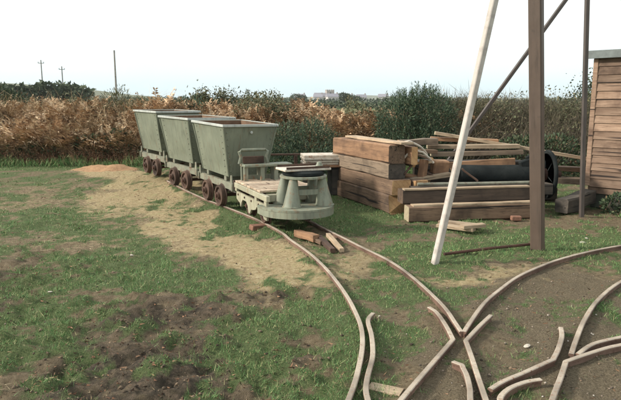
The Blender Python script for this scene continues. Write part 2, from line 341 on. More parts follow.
# ------------------------------------------------------------------ ground sheet
def base_h(x, y):
    h = 0.16 * ss(9.2, 12.6, y) * (1 - ss(-2, 1.5, x))
    front = 13.75 + 0.35 * (fbm(x * 0.5, x * 0 + 3.3, 5) - 0.5) + 0.0 * x
    h = h + 0.62 * ss(0.0, 1.3, y - front) * (1 - ss(5.0, 12.0, y - front)) * (0.85 + 0.3 * fbm(x * 0.7, y * 0.3, 9))
    far = ss(60, 400, np.hypot(x, y))
    return h - 3.2 * ss(30, 260, y) * (1 - ss(-14, -5, x / np.maximum(1, np.abs(y)) * 30)) * far * 0.0
def masks(x, y):
    n1 = fbm(x * 0.9, y * 0.9, 11) - 0.5; n2 = fbm(x * 2.7, y * 2.7, 21) - 0.5; n3 = fbm(x * 8, y * 8, 31) - 0.5; n4 = fbm(x * 20, y * 20, 36, 3) - 0.5
    wx = x + 0.9 * n2 + 0.25 * n3; wy = y + 1.1 * (fbm(x * 2.1 + 40, y * 2.1, 23) - 0.5) + 0.25 * n4
    straw = seg(wx, wy, [(-4.6, 12.6), (-3.3, 11.7), (-2.75, 10.3), (-2.15, 8.8), (-1.55, 7.6), (-0.9, 6.6), (-0.42, 5.85), (-0.14, 5.2)], 0.46, 0.40)
    straw = np.maximum(straw, 0.95 * ell(wx, wy, -2.8, 10.4, 0.95, 2.0, 0.6))
    straw = np.maximum(straw, 0.35 * ell(wx, wy, -4.6, 9.8, 1.3, 2.0, 0.8))
    straw = np.maximum(straw, 0.38 * ell(wx, wy, -2.5, 7.4, 1.1, 1.5, 0.9))
    straw = np.maximum(straw, 0.75 * ell(wx, wy, 1.6, 5.35, 0.85, 0.26, 0.8))
    straw = np.maximum(straw, 0.62 * ell(wx, wy, 0.50, 5.9, 0.25, 0.8, 0.8))
    straw = np.clip(straw * (1 + 0.9 * n2 + 0.9 * n3 + 0.6 * n4), 0, 1)
    mud = np.maximum.reduce([ell(wx, wy, -0.85, 3.4, 0.95, 0.85, 0.9), 0.8 * ell(wx, wy, -1.2, 4.3, 0.8, 0.5, 0.9), 0.9 * ell(wx, wy, -2.9, 4.3, 0.9, 1.6, 0.9), 0.7 * ell(wx, wy, -0.3, 4.9, 0.5, 0.25, 0.9)])
    gravel = np.maximum.reduce([ell(wx, wy, 1.75, 4.35, 0.62, 0.95, 0.5), ell(wx, wy, 1.95, 3.3, 1.0, 0.4, 0.6), 0.8 * ell(wx, wy, 0.66, 3.45, 0.2, 0.95, 0.6), ell(wx, wy, 2.35, 4.95, 0.6, 0.5, 0.6),
                                ell(wx, wy, 0.95, 3.0, 0.3, 0.6, 0.6), ell(wx, wy, 3.1, 4.6, 0.9, 0.6, 0.6), 0.45 * ell(wx, wy, 0.6, 5.3, 0.2, 1.3, 0.7)])
    gravel = np.clip(gravel * (1 + 1.0 * n3), 0, 1)
    yard = np.maximum.reduce([ell(wx, wy, 3.3, 7.9, 1.3, 0.5, 0.6) * 0.8, ell(wx, wy, 1.2, 7.2, 0.9, 0.6, 0.8) * 0.75])
    grass = 0.74 + 0.9 * n1 + 1.2 * n2 + 1.5 * n3 + 1.0 * n4
    for a in ((-0.25, 4.15, 0.5, 0.75, 0.8), (0.0, 5.1, 0.14, 0.7, 0.8), (-1.0, 7.9, 0.22, 1.0, 0.8), (1.6, 6.3, 1.0, 0.4, 0.7), (3.3, 6.9, 1.5, 0.5, 0.7), (0.55, 4.85, 0.4, 0.16, 0.8), (0.55, 4.0, 0.16, 0.4, 0.8),
              (-2.0, 5.7, 0.9, 0.7, 0.9), (0.6, 8.3, 0.4, 0.8, 0.7), (-5.8, 13.2, 2.0, 0.6, 0.7), (-3.0, 11.6, 0.25, 1.0, 0.7), (-2.2, 10.0, 0.2, 0.9, 0.7), (-1.1, 5.2, 0.5, 0.35, 0.9), (0.1, 3.1, 0.25, 0.5, 0.8)):
        grass = grass + 0.5 * ell(wx, wy, *a)
    grass = grass - 0.75 * straw - 0.40 * mud - 0.48 * gravel - 0.35 * yard
    return np.clip(grass, 0, 1), straw, np.clip(mud * (1 + 1.6 * n3 + n4), 0, 1), np.clip(gravel + yard * 0.4, 0, 1)
def near_rail(x, y):
    d = np.zeros(np.shape(x))
    for p in RAILS.values(): d = np.maximum(d, seg(x, y, p, 0.13, 0.11))
    return d
def height(x, y, m=None):
    g, s, mu, gr = m if m is not None else masks(x, y)
    near = 1 - ss(14, 20, np.hypot(x, y))
    rough = (fbm(x * 3.2, y * 3.2, 41) - 0.5) * (0.04 + 0.12 * mu + 0.02 * g) + (fbm(x * 11, y * 11, 51, 3) - 0.5) * (0.03 + 0.13 * mu + 0.02 * g)
    h = base_h(x, y) + rough * near - 0.012
    nr = near_rail(x, y)
    k = np.clip(nr, 0, 1) * 0.92
    return h * (1 - k) + k * (base_h(x, y) + 0.024 + 0.014 * ss(6.6, 7.4, y) + 0.018 * (fbm(x * 9, y * 9, 77) - 0.5))

def graded(a, b, st, lim0, lim1, grow):
    c = list(np.arange(a, b + 1e-6, st)); s = st; x = a; left = []
    while x > lim0: s *= grow; x -= s; left.append(x)
    s = st; x = b; right = []
    while x < lim1: s *= grow; x += s; right.append(x)
    return np.array(left[::-1] + c + right)
gx = graded(-4.2, 4.2, 0.035, -2400, 2400, 1.14)
gy = graded(2.3, 8.5, 0.035, -60, 2400, 1.05)
X, Y = np.meshgrid(gx, gy)
MK = masks(X, Y); Z = height(X, Y, MK)
ny, nx = X.shape
V = np.stack([X.ravel(), Y.ravel(), Z.ravel()], 1)
ii = (np.arange(ny - 1)[:, None] * nx + np.arange(nx - 1)[None]).ravel()
F = np.stack([ii, ii + 1, ii + nx + 1, ii + nx], 1)
m, t, p = mat('ground')
at = nd(t, 'ShaderNodeAttribute', attribute_name='cover'); sp = nd(t, 'ShaderNodeSeparateColor'); t.links.new(at.outputs['Color'], sp.inputs[0])
v = coords(t, 'Object', per_object=False)
nf = noise(t, v, 22, 8, 0.75); nm = noise(t, v, 5, 6, 0.7); nff = noise(t, v, 90, 4, 0.7); nl = noise(t, v, 0.03, 5, 0.6)
soil = ramp(t, nf, [(0.3, (0.085, 0.064, 0.04)), (0.5, (0.23, 0.175, 0.11)), (0.72, (0.39, 0.31, 0.205))])
strawc = ramp(t, nf, [(0.3, (0.24, 0.175, 0.10)), (0.43, (0.41, 0.31, 0.17)), (0.56, (0.53, 0.42, 0.25)), (0.7, (0.67, 0.56, 0.375))])
strawc = mixc(t, thr(t, nm, 0.53, 0.72), strawc, (0.42, 0.40, 0.20), 'MIX')
strawc = mixc(t, thr(t, noise(t, v, 9, 6, 0.75), 0.58, 0.72), strawc, (0.30, 0.21, 0.13))
strawc = mixc(t, thr(t, nff, 0.60, 0.72), strawc, (0.16, 0.115, 0.07))
mudc = ramp(t, nf, [(0.34, (0.026, 0.024, 0.019)), (0.5, (0.095, 0.075, 0.054)), (0.7, (0.25, 0.18, 0.13))])
gravc = ramp(t, nff, [(0.3, (0.075, 0.060, 0.042)), (0.5, (0.19, 0.150, 0.098)), (0.72, (0.36, 0.29, 0.205))])
grassc = ramp(t, nff, [(0.25, (0.06, 0.085, 0.036)), (0.5, (0.12, 0.158, 0.065)), (0.75, (0.215, 0.225, 0.105))])
def edge(ch, lo, hi, k=0.5):
    a = nd(t, 'ShaderNodeMath', operation='MULTIPLY_ADD'); a.inputs[1].default_value = k; t.links.new(nf, a.inputs[0]); t.links.new(ch, a.inputs[2])
    return thr(t, a.outputs[0], lo + k * 0.5, hi + k * 0.5)
c = mixc(t, edge(sp.outputs[1], 0.12, 0.7, 1.0), soil, strawc)
c = mixc(t, edge(sp.outputs[2], 0.15, 0.85, 1.1), c, mudc)
c = mixc(t, edge(at.outputs['Alpha'], 0.1, 0.8), c, gravc)
c = mixc(t, edge(sp.outputs[0], 0.30, 0.75, 0.9), c, grassc)
c = mixc(t, thr(t, noise(t, v, 13, 5, 0.7), 0.60, 0.72), c, (0.07, 0.055, 0.035))
c = mixc(t, thr(t, nl, 0.35, 0.65), c, (0.82, 0.86, 0.74), 'MULTIPLY')
t.links.new(c, p.inputs['Base Color']); p.inputs['Roughness'].default_value = 0.95; p.inputs['Specular IOR Level'].default_value = 0.2
ad = nd(t, 'ShaderNodeMath', operation='ADD'); t.links.new(nf, ad.inputs[0]); t.links.new(nff, ad.inputs[1])
bump(t, p, ad.outputs[0], 1.0, 0.035)
g = np_mesh('ground', V, F, m); tag(g, kind='structure')
ca = g.data.color_attributes.new('cover', 'FLOAT_COLOR', 'POINT')
ca.data.foreach_set('color', np.stack([k.ravel() for k in MK], 1).astype(np.float32).ravel())
g.data.polygons.foreach_set('use_smooth', [True] * len(g.data.polygons))

# far hills (setting)
def hill(name, y0, prof, depth, m):
    b = MB(); n = len(prof)
    for k, (dy, kz) in enumerate(((0, -0.02), (depth * 0.25, 0.55), (depth * 0.5, 1.0), (depth, 0.9), (depth * 1.8, -0.02))):
        for (x, z) in prof: b.v.append((x * (1 + dy / y0 * 0.5), y0 + dy + 14 * math.sin(x * 0.013 + k), max(-0.5, z * kz * (1 + 0.08 * math.sin(x * 0.05 + k)))))
    for k in range(4):
        for i in range(n - 1): b.f.append((k * n + i, k * n + i + 1, (k + 1) * n + i + 1, (k + 1) * n + i)); b.mi.append(0)
    o = b.build(name, m, smooth=True); return tag(o, kind='structure')
hill('hill', 420, [(-520, 22), (-330, 19), (-215, 15.5), (-170, 11), (-140, 6), (-100, 3), (-40, 1.5), (30, 1.6), (90, 1.0), (200, 1.5), (320, 1), (450, 2)], 160, MT['hill'])
hill('hill', 1500, [(-1300, 20), (-700, 14), (-420, 9), (-200, 7), (-40, 10), (60, 12), (150, 15), (230, 11), (420, 8), (700, 9), (1300, 14)], 400, MT['hill'])

# ------------------------------------------------------------------ rails
def spline(pts, n=6):
    o = []; P = [Vector((*q, 0)) for q in pts]
    for i in range(len(P) - 1):
        p0 = P[max(i - 1, 0)]; p1 = P[i]; p2 = P[i + 1]; p3 = P[min(i + 2, len(P) - 1)]
        for k in range(n):
            t = k / n
            o.append(0.5 * ((2 * p1) + (p2 - p0) * t + (2 * p0 - 5 * p1 + 4 * p2 - p3) * t * t + (3 * p1 - p0 - 3 * p2 + p3) * t ** 3))
    o.append(P[-1]); return o
PROF = [(-0.034, 0.0), (0.034, 0.0), (0.034, 0.006), (0.008, 0.012), (0.006, 0.046), (0.016, 0.051), (0.016, 0.062), (0.012, 0.066), (-0.012, 0.066), (-0.016, 0.062), (-0.016, 0.051), (-0.006, 0.046), (-0.008, 0.012), (-0.034, 0.006)]
def knee(pts):
    o = []
    for i, q in enumerate(pts):
        if 0 < i < len(pts) - 1:
            a = Vector(pts[i - 1]) - Vector(q); c_ = Vector(pts[i + 1]) - Vector(q)
            if a.length > 0.05 and c_.length > 0.05 and a.normalized().dot(c_.normalized()) > -0.93:
                o += [tuple(Vector(q) + a.normalized() * 0.03), tuple(q), tuple(Vector(q) + c_.normalized() * 0.03)]; continue
        o.append(q)
    return o
def rail(name, pts, label, sm=5, zoff=0.0):
    pts = knee(pts)
    P = spline(pts, sm); b = MB(); n = len(PROF)
    rr = random.Random(len(pts) * 13 + int(pts[0][1] * 100)); ph = rr.random() * 6
    for i, q in enumerate(P):
        d = (P[min(i + 1, len(P) - 1)] - P[max(i - 1, 0)]).normalized(); s = Vector((d.y, -d.x, 0))
        z = zoff + 0.0015 * math.sin(i * 0.35 + ph) + max(0.0, float(base_h(np.array([q.x]), np.array([q.y]))[0]))
        for a, h in PROF: b.v.append(tuple(q + s * a + Vector((0, 0, h + z))))
    for i in range(len(P) - 1):
        for k in range(n):
            b.f.append((i * n + k, i * n + (k + 1) % n, (i + 1) * n + (k + 1) % n, (i + 1) * n + k)); b.mi.append(1 if k in (6, 7, 8) else 0)
    b.f += [tuple(range(n))[::-1], tuple((len(P) - 1) * n + k for k in range(n))]; b.mi += [0, 0]
    o = b.build(name, [MT['railside'], MT['railtop']])
    return tag(o, label, 'rail', 'narrow gauge rails of the junction')
rail('track_rail', RAILS['R1'], 'long curving left rail running from under the wagons to the bottom edge')
rail('track_rail', RAILS['R2'], 'right rail running from under the wagons to the point of the near crossing')
rail('wing_rail', RAILS['W1'], 'bent rail with short upper end that runs down to the left past the near crossing', 4, -0.002)
rail('track_rail', RAILS['S1'], 'rail sweeping from the near crossing up past the brown post to the right edge', zoff=-0.001)
rail('wing_rail', RAILS['W2'], 'bent rail just right of the near crossing point running down to the bottom edge', 4, -0.002)
rail('check_rail', RAILS['C2'], 'short curved check rail end below the near crossing by pale broken ground', 5)
rail('check_rail', RAILS['C1'], 'short wavy check rail alongside the long left rail', 5)
rail('wing_rail', RAILS['W3'], 'bent rail with a short upturned end left of the right hand crossing', 4, -0.002)
rail('check_rail', RAILS['C3'], 'short curved check rail with free end pointing right near the bottom edge', 5)
rail('track_rail', RAILS['R3'], 'rail curving from the right edge down to the right hand crossing point')
rail('track_rail', RAILS['R4'], 'upper of two close rails leaving the right hand crossing towards the right edge', zoff=-0.003)
rail('wing_rail', RAILS['W4'], 'lower of two close rails at the right edge, bent down at the right hand crossing', 4, -0.002)

# ------------------------------------------------------------------ timber pieces
def baulk(name, label, p0, p1, wd, ht, m, me, cat='timber', group=None, roll=0.0, seed=0, wob=0.008, ragged=0.0, parent=None):
    """sawn timber with its length along local X, slightly warped; end faces carry their own material"""
    if min(wd, ht) < 0.075: wob = 0.003
    r = random.Random(seed); p0 = Vector(p0); p1 = Vector(p1); L = (p1 - p0).length; n = max(3, int(L / 0.25)); b = MB(); ch = min(wd, ht) * 0.07
    ring = [(-wd / 2 + ch, -ht / 2), (wd / 2 - ch, -ht / 2), (wd / 2, -ht / 2 + ch), (wd / 2, ht / 2 - ch), (wd / 2 - ch, ht / 2), (-wd / 2 + ch, ht / 2), (-wd / 2, ht / 2 - ch), (-wd / 2, -ht / 2 + ch)]
    for i in range(n + 1):
        oy, oz = r.uniform(-wob, wob), r.uniform(-wob, wob)
        for a, c in ring:
            x = L * i / n + (r.uniform(-ragged, ragged) if i in (0, n) else 0)
            b.v.append((x, a + oy + r.uniform(-wob, wob) * 0.35, c + oz + r.uniform(-wob, wob) * 0.35))
    for i in range(n):
        for k in range(8): b.f.append((i * 8 + k, i * 8 + (k + 1) % 8, (i + 1) * 8 + (k + 1) % 8, (i + 1) * 8 + k)); b.mi.append(0)
    b.f += [tuple(range(8))[::-1], tuple(n * 8 + k for k in range(8))]; b.mi += [1, 1]
    o = b.build(name, [m, me], parent)
    d = (p1 - p0).normalized(); q = d.to_track_quat('X', 'Z').to_matrix() @ Matrix.Rotation(roll, 3, 'X')
    o.location = p0; o.rotation_euler = q.to_euler()
    if label: tag(o, label, cat, group)
    return o
GB = 'stacked timber baulks'
ax = Vector((0.366, -0.93, 0)); nn = Vector((0.93, 0.366, 0))
def lb(name, label, back, front, off, z, wd, ht, m, me, seed, **k):
    o0 = Vector((1.11, 8.52, 0)) + nn * (off + wd / 2)
    return baulk(name, label, o0 - ax * back + Vector((0, 0, z + ht / 2)), o0 + ax * front + Vector((0, 0, z + ht / 2)), wd, ht, m, me, group=GB, seed=seed, **k)
lb('timber_baulk', 'dark bottom baulk of the left stack, lying on the grass with a ragged orange end', 1.9, 0.05, 0.0, -0.01, 0.30, 0.27, MT['oldwood'], MT['endcut'], 1, ragged=0.05)
lb('timber_baulk', 'dark weathered baulk second from the ground in the left stack', 1.95, 0.1, 0.02, 0.262, 0.29, 0.225, MT['oldwood'], MT['endcut'], 2, ragged=0.03)
lb('timber_baulk', 'grey weathered baulk just under the orange brown one in the left stack', 2.0, 0.0, 0.0, 0.492, 0.27, 0.215, MT['greywood'], MT['darkwood'], 3)  # near black end face: the dark gap's shade put into its colour
lb('timber_baulk', 'orange brown baulk on top of the left stack', 1.95, 0.02, -0.01, 0.713, 0.26, 0.265, MT['orangewood'], MT['oldwood'], 4)  # dark brown end face, its shade put into the colour
lb('timber_plank', 'pale plank lying along the top of the orange brown baulk', 1.7, 0.16, 0.10, 0.985, 0.20, 0.03, MT['palewood'], MT['palewood'], 5)
lb('timber_baulk', 'short orange upright block end beside the top baulk', 0.5, 0.1, 0.30, 0.70, 0.10, 0.25, MT['orangewood'], MT['endcut'], 6)
lb('timber_baulk', 'weathered brown baulk hidden behind the left stack with its cut end showing', 1.0, 0.14, 0.34, 0.26, 0.22, 0.22, MT['oldwood'], MT['endcut'], 7, ragged=0.03)
lb('timber_baulk', 'rear baulk low in the left stack with a split orange end', 1.2, 0.02, 0.33, -0.01, 0.2, 0.25, MT['oldwood'], MT['endcut'], 8, ragged=0.05)
baulk('timber_baulk', 'front bottom dark baulk lying left to right with a yellow grey square end', (1.29, 7.98, 0.095), (3.12, 8.28, 0.095), 0.2, 0.205, MT['oldwood'], MT['endgrey'], group=GB, seed=11)
baulk('timber_baulk', 'dark brown baulk lying left to right just behind and above the front one', (1.23, 8.18, 0.30), (3.1, 8.48, 0.30), 0.24, 0.185, MT['blackwood'], MT['oldwood'], group=GB, seed=12)
baulk('timber_baulk', 'dark baulk under the drum behind the two front baulks', (1.35, 8.55, 0.12), (3.35, 8.75, 0.12), 0.25, 0.24, MT['darkwood'], MT['darkwood'], group=GB, seed=13)
baulk('timber_plank', 'tan plank edge lying along the top of the brown front baulk', (1.26, 8.10, 0.405), (3.06, 8.40, 0.41), 0.10, 0.022, MT['palewood'], MT['palewood'], group=GB, seed=14)
baulk('timber_plank', 'tan plank edge lying along the front bottom baulk', (1.36, 7.97, 0.21), (3.08, 8.25, 0.212), 0.13, 0.022, MT['palewood'], MT['palewood'], group=GB, seed=15)
o = MB().tube([(1.5, 8.38, 0.435), (2.4, 8.5, 0.43), (3.35, 8.62, 0.435)], 0.024, 8).build('iron_pipe', MT['chassis'], smooth=True)
tag(o, 'thin greenish grey pipe lying across the baulks in front of the dark drum', 'pipe')
baulk('timber_baulk', 'black baulk lying beneath the thin pipe', (1.42, 8.46, 0.315), (3.5, 8.75, 0.33), 0.2, 0.16, MT['darkwood'], MT['darkwood'], group=GB, seed=16)  # near black wood on every face
# planks behind
GP = 'loose planks on the rear pile'
baulk('timber_plank', 'bright orange plank on edge above the dark drum, right of the white leg', (2.02, 9.15, 0.60), (3.07, 9.05, 0.675), 0.07, 0.13, MT['orangewood'], MT['endcut'], group=GP, seed=21)
baulk('timber_plank', 'long pale plank sloping down across the top of the rear pile towards the shed', (2.0, 9.75, 1.08), (4.35, 9.5, 0.69), 0.16, 0.05, MT['palewood'], MT['endgrey'], group=GP, seed=22)
baulk('timber_plank', 'pale plank just under the sloping top plank of the rear pile', (1.85, 9.6, 0.87), (3.25, 9.45, 0.89), 0.2, 0.06, MT['palewood'], MT['endgrey'], group=GP, seed=23)
baulk('timber_plank', 'grey brown plank in the middle of the rear pile', (1.9, 9.5, 0.76), (3.3, 9.45, 0.80), 0.22, 0.07, MT['greywood'], MT['endgrey'], group=GP, seed=24)
baulk('timber_plank', 'orange tinted plank near the top of the rear pile behind the white leg', (1.95, 9.85, 0.98), (3.0, 9.7, 0.95), 0.18, 0.06, MT['orangewood'], MT['endgrey'], group=GP, seed=25)
baulk('timber_baulk', 'dark baulk carrying the rear planks', (1.7, 9.9, 0.42), (3.9, 9.75, 0.42), 0.3, 0.42, MT['darkwood'], MT['oldwood'], group=GB, seed=26)
baulk('timber_baulk', 'lower dark baulk at the foot of the rear pile', (1.6, 9.95, 0.10), (4.0, 9.8, 0.10), 0.3, 0.2, MT['darkwood'], MT['oldwood'], group=GB, seed=27)
baulk('timber_plank', 'short tan block lying left on the rear pile beside the orange baulk', (1.36, 9.35, 0.95), (1.95, 9.35, 0.97), 0.24, 0.09, MT['greywood'], MT['endcut'], group=GP, seed=28)
baulk('timber_plank', 'dark short plank lying across the junk behind the orange block', (1.25, 9.0, 0.86), (1.9, 9.15, 0.83), 0.14, 0.06, MT['oldwood'], MT['endcut'], group=GP, seed=29)
baulk('timber_plank', 'stub of tan timber standing in the scrap heap', (1.62, 8.75, 0.42), (1.66, 8.8, 0.74), 0.09, 0.12, MT['orangewood'], MT['endcut'], group=GP, seed=30)
baulk('timber_plank', 'short tan plank under the scrap iron left of the white leg', (1.36, 8.72, 0.44), (2.05, 8.85, 0.52), 0.16, 0.06, MT['palewood'], MT['endcut'], group=GP, seed=31)
baulk('timber_log', 'dark rough log on the ground right of the brown post', (3.55, 8.45, 0.13), (4.2, 8.95, 0.16), 0.2, 0.2, MT['darkwood'], MT['darkwood'], cat='log', seed=32, wob=0.02)
baulk('timber_plank', 'brown plank low on the ground between the wheel and the shed', (3.75, 9.6, 0.36), (4.5, 9.35, 0.33), 0.3, 0.09, MT['greywood'], MT['endgrey'], group=GP, seed=33)
baulk('timber_plank', 'grey plank stub just above the brown plank beside the shed', (3.8, 9.75, 0.52), (4.5, 9.6, 0.5), 0.2, 0.07, MT['oldwood'], MT['endgrey'], group=GP, seed=34)
# drum with flanged wheel
dr = thing('cable_drum', 'dark iron cable drum with a big flanged wheel lying behind the baulks', 'drum', (0, 0, 0))
MB().lathe([(0.02, -0.72), (0.125, -0.72), (0.145, -0.7), (0.14, -0.3), (0.145, 0.1), (0.14, 0.5), (0.125, 0.52), (0.02, 0.52)], 'X', (2.95, 9.0, 0.50), 24).build('barrel', MT['iron'], dr, smooth=True)
b = MB(); b.lathe([(0.315, -0.022), (0.355, -0.026), (0.365, -0.012), (0.365, 0.012), (0.355, 0.026), (0.315, 0.022), (0.312, 0.0), (0.315, -0.022)], 'X', (3.55, 9.0, 0.50), 36); b.build('flange_wheel', MT['iron'], dr, smooth=True)
for k in range(6):
    a = k * math.pi / 3 + 0.3; MB().tube([(3.55, 9.0 + 0.07 * math.cos(a), 0.5 + 0.07 * math.sin(a)), (3.55, 9.0 + 0.31 * math.cos(a), 0.5 + 0.31 * math.sin(a))], [0.03, 0.022], 6).build('spoke', MT['iron'], dr, smooth=True)
MB().lathe([(0.03, -0.1), (0.09, -0.1), (0.09, 0.12), (0.045, 0.13), (0.045, 0.2), (0.02, 0.2)], 'X', (3.55, 9.0, 0.5), 16).build('hub', MT['darkrust'], dr, smooth=True)
b = MB(); b.box((3.22, 8.98, 0.67), (0.20, 0.1, 0.12), Matrix.Rotation(R(-20), 3, 'Y'), 0.015); b.box((3.3, 8.98, 0.79), (0.2, 0.06, 0.05), Matrix.Rotation(R(-30), 3, 'Y'), 0.01)
b.build('brake_bracket', MT['iron'], dr)
# scrap iron tangle: bent rods, each a thing
GS = 'bent scrap iron rods on the timber stack'
for i, (pts, lab) in enumerate((
    ([(1.25, 8.75, 0.98), (1.42, 8.7, 1.02), (1.6, 8.8, 0.93), (1.72, 8.9, 0.8)], 'bent pale scrap rod arching over the corner of the left stack'),
    ([(1.3, 8.62, 0.72), (1.45, 8.65, 0.9), (1.62, 8.7, 0.86), (1.78, 8.7, 0.7)], 'bent rod hooping above the dark gap in the stack'),
    ([(1.35, 8.6, 0.55), (1.5, 8.7, 0.72), (1.55, 8.85, 0.62), (1.8, 8.75, 0.5)], 'low curled rod in the scrap above the front baulks'),
    ([(2.2, 8.72, 0.62), (2.32, 8.7, 0.52), (2.42, 8.66, 0.44)], 'thin rod leaning on the drum just right of the white leg'))):
    q = [Vector((x.x, x.y, 0)) for x in spline([(a, b_) for a, b_, c_ in pts], 5)]; zz = np.interp(np.linspace(0, 1, len(q)), np.linspace(0, 1, len(pts)), [c_ for *_, c_ in pts])
    o = MB().tube([(a.x, a.y, z) for a, z in zip(q, zz)], 0.016, 6).build('scrap_rod', MT['topplate'] if i < 2 else MT['rust'], smooth=True)
    tag(o, lab, 'scrap rod', GS)
b = MB(); b.box((0, 0, 0), (0.26, 0.16, 0.2), None, 0.02); o = b.build('timber_block', MT['orangewood'], loc=(1.92, 8.95, 0.62)); o.rotation_euler = (0.1, 0.05, 0.3)
tag(o, 'small orange block wedged in the scrap left of the white leg', 'timber')
GJ = 'short broken boards in the jumble left of the white leg'
for i in range(5):
    x, y, z = 1.38 + 0.12 * i + random.uniform(-.05, .05), 8.95 + random.uniform(-.15, .35), 0.5 + random.uniform(0, .32); a = random.uniform(-1.2, 1.2); L = random.uniform(.35, .55)
    baulk('broken_board', 'short %s broken board lying in the jumble left of the white leg' % ('dark brown', 'orange', 'grey brown', 'pale tan', 'blackish')[i % 5], (x - L / 2 * math.cos(a), y - L / 2 * math.sin(a), z), (x + L / 2 * math.cos(a), y + L / 2 * math.sin(a), z + random.uniform(-.12, .12)), random.uniform(.07, .13), random.uniform(.03, .07), MT[('oldwood', 'orangewood', 'greywood', 'palewood', 'darkwood')[i % 5]], MT['endcut'], group=GJ, seed=70 + i, ragged=0.02, roll=random.uniform(-.4, .4))
# pale boards between the wagon and the stack
bs = thing('board_stack', 'stack of pale whitish boards between the bolster wagon and the timber stack', 'boards', (0.17, 10.35, 0), 0.15)
for k in range(5):
    MB().box((0.01 * ((k * 7) % 3 - 1), 0.02 * ((k * 5) % 3 - 1), 0.50 + k * 0.042), (0.62, 0.5, 0.036), None, 0.004).build('board', MT['topplate'] if k else MT['orangewood'], bs)
for sx in (-0.22, 0.22): MB().box((sx, 0, 0.24), (0.12, 0.45, 0.48), None, 0.01).build('bearer', MT['darkwood'], bs)
b = MB(); b.box((0, 0, 0), (0.55, 0.05, 0.03), None, 0.006); o = b.build('rusty_bar', MT['rust'], loc=(-0.45, 10.1, 0.70)); o.rotation_euler = (0, 0, 0.1); tag(o, 'rusty orange bar standing out behind the wagon end frame', 'bar')
MB2 = MB(); MB2.box((0, 0, 0), (0.06, 0.06, 0.7), None, 0.01); MB2.build('bar_post', MT['rust'], o, (0.2, 0, -0.36))
# planks and offcuts on the ground
for i, (p0, p1, wd, lab) in enumerate((((1.62, 7.52, 0.03), (2.0, 7.22, 0.035), 0.11, 'pale offcut plank nearest the white leg on the grass'),
                                        ((1.68, 7.68, 0.045), (2.12, 7.36, 0.05), 0.12, 'pale offcut plank behind another on the grass right of the white leg'),
                                        ((1.85, 7.22, 0.075), (2.14, 7.3, 0.08), 0.10, 'short pale offcut lying crosswise on two others in the grass'))):
    baulk('plank_offcut', lab, p0, p1, wd, 0.04, MT['palewood'], MT['palewood'], cat='offcut', group='offcuts on the grass by the white leg', seed=40 + i)
for i, (p0, p1, wd, ht, m, lab) in enumerate((((-0.16, 7.0, 0.05), (0.06, 6.66, 0.05), 0.09, 0.08, MT['orangewood'], 'orange wooden chock under the round end of the bolster wagon'),
                                        ((0.10, 6.75, 0.05), (0.235, 6.2, 0.03), 0.055, 0.05, MT['rust'], 'reddish bar lying between the rails in front of the wagon'),
                                        ((0.20, 6.8, 0.07), (0.33, 6.22, 0.03), 0.05, 0.045, MT['palewood'], 'pale bar lying beside the reddish one between the rails'),
                                        ((-0.02, 6.85, 0.04), (0.13, 6.55, 0.03), 0.05, 0.04, MT['oldwood'], 'small brown stick between the rails beside the orange chock'))):
    baulk('wood_scrap', lab, p0, p1, wd, ht, m, m, cat='scrap', group='scraps between the rails', seed=50 + i)
baulk('buried_sleeper', 'pale sleeper end showing in the ground at the bottom edge', (0.33, 3.17, 0.0), (0.50, 3.09, 0.0), 0.09, 0.05, MT['palewood'], MT['palewood'], cat='sleeper', seed=60)
o = MB().box((0, 0, 0), (0.2, 0.1, 0.065), None, 0.006).build('red_brick', MT['brick'], loc=(-0.66, 7.42, 0.025)); o.rotation_euler = (0.1, 0.05, 0.6); tag(o, 'red brick lying in the grass left of the bolster wagon', 'brick')
o = MB().tube([(1.38, 6.06, 0.03), (1.9, 6.28, 0.034), (2.5, 6.52, 0.03)], 0.016, 6).build('iron_rod', MT['darkrust'], smooth=True); tag(o, 'thin dark iron rod in the grass running up to the brown post', 'rod')
# clods near the brown post
for i, (x, y, s, lab) in enumerate(((2.78, 8.02, 0.065, 'reddish brick fragment left of the brown post by the baulks'), (3.05, 8.05, 0.06, 'reddish brick fragment just right of the brown post by the baulks'))):
    b = MB(); b.box((0, 0, 0), (s * 2.1, s * 1.2, s), Matrix.Rotation(0.3 * i, 3, 'Z'), s * 0.16); o = b.build('brick_fragment', MT['brick'], loc=(x, y, s * 0.35)); tag(o, lab, 'brick', 'brick fragments by the brown post')

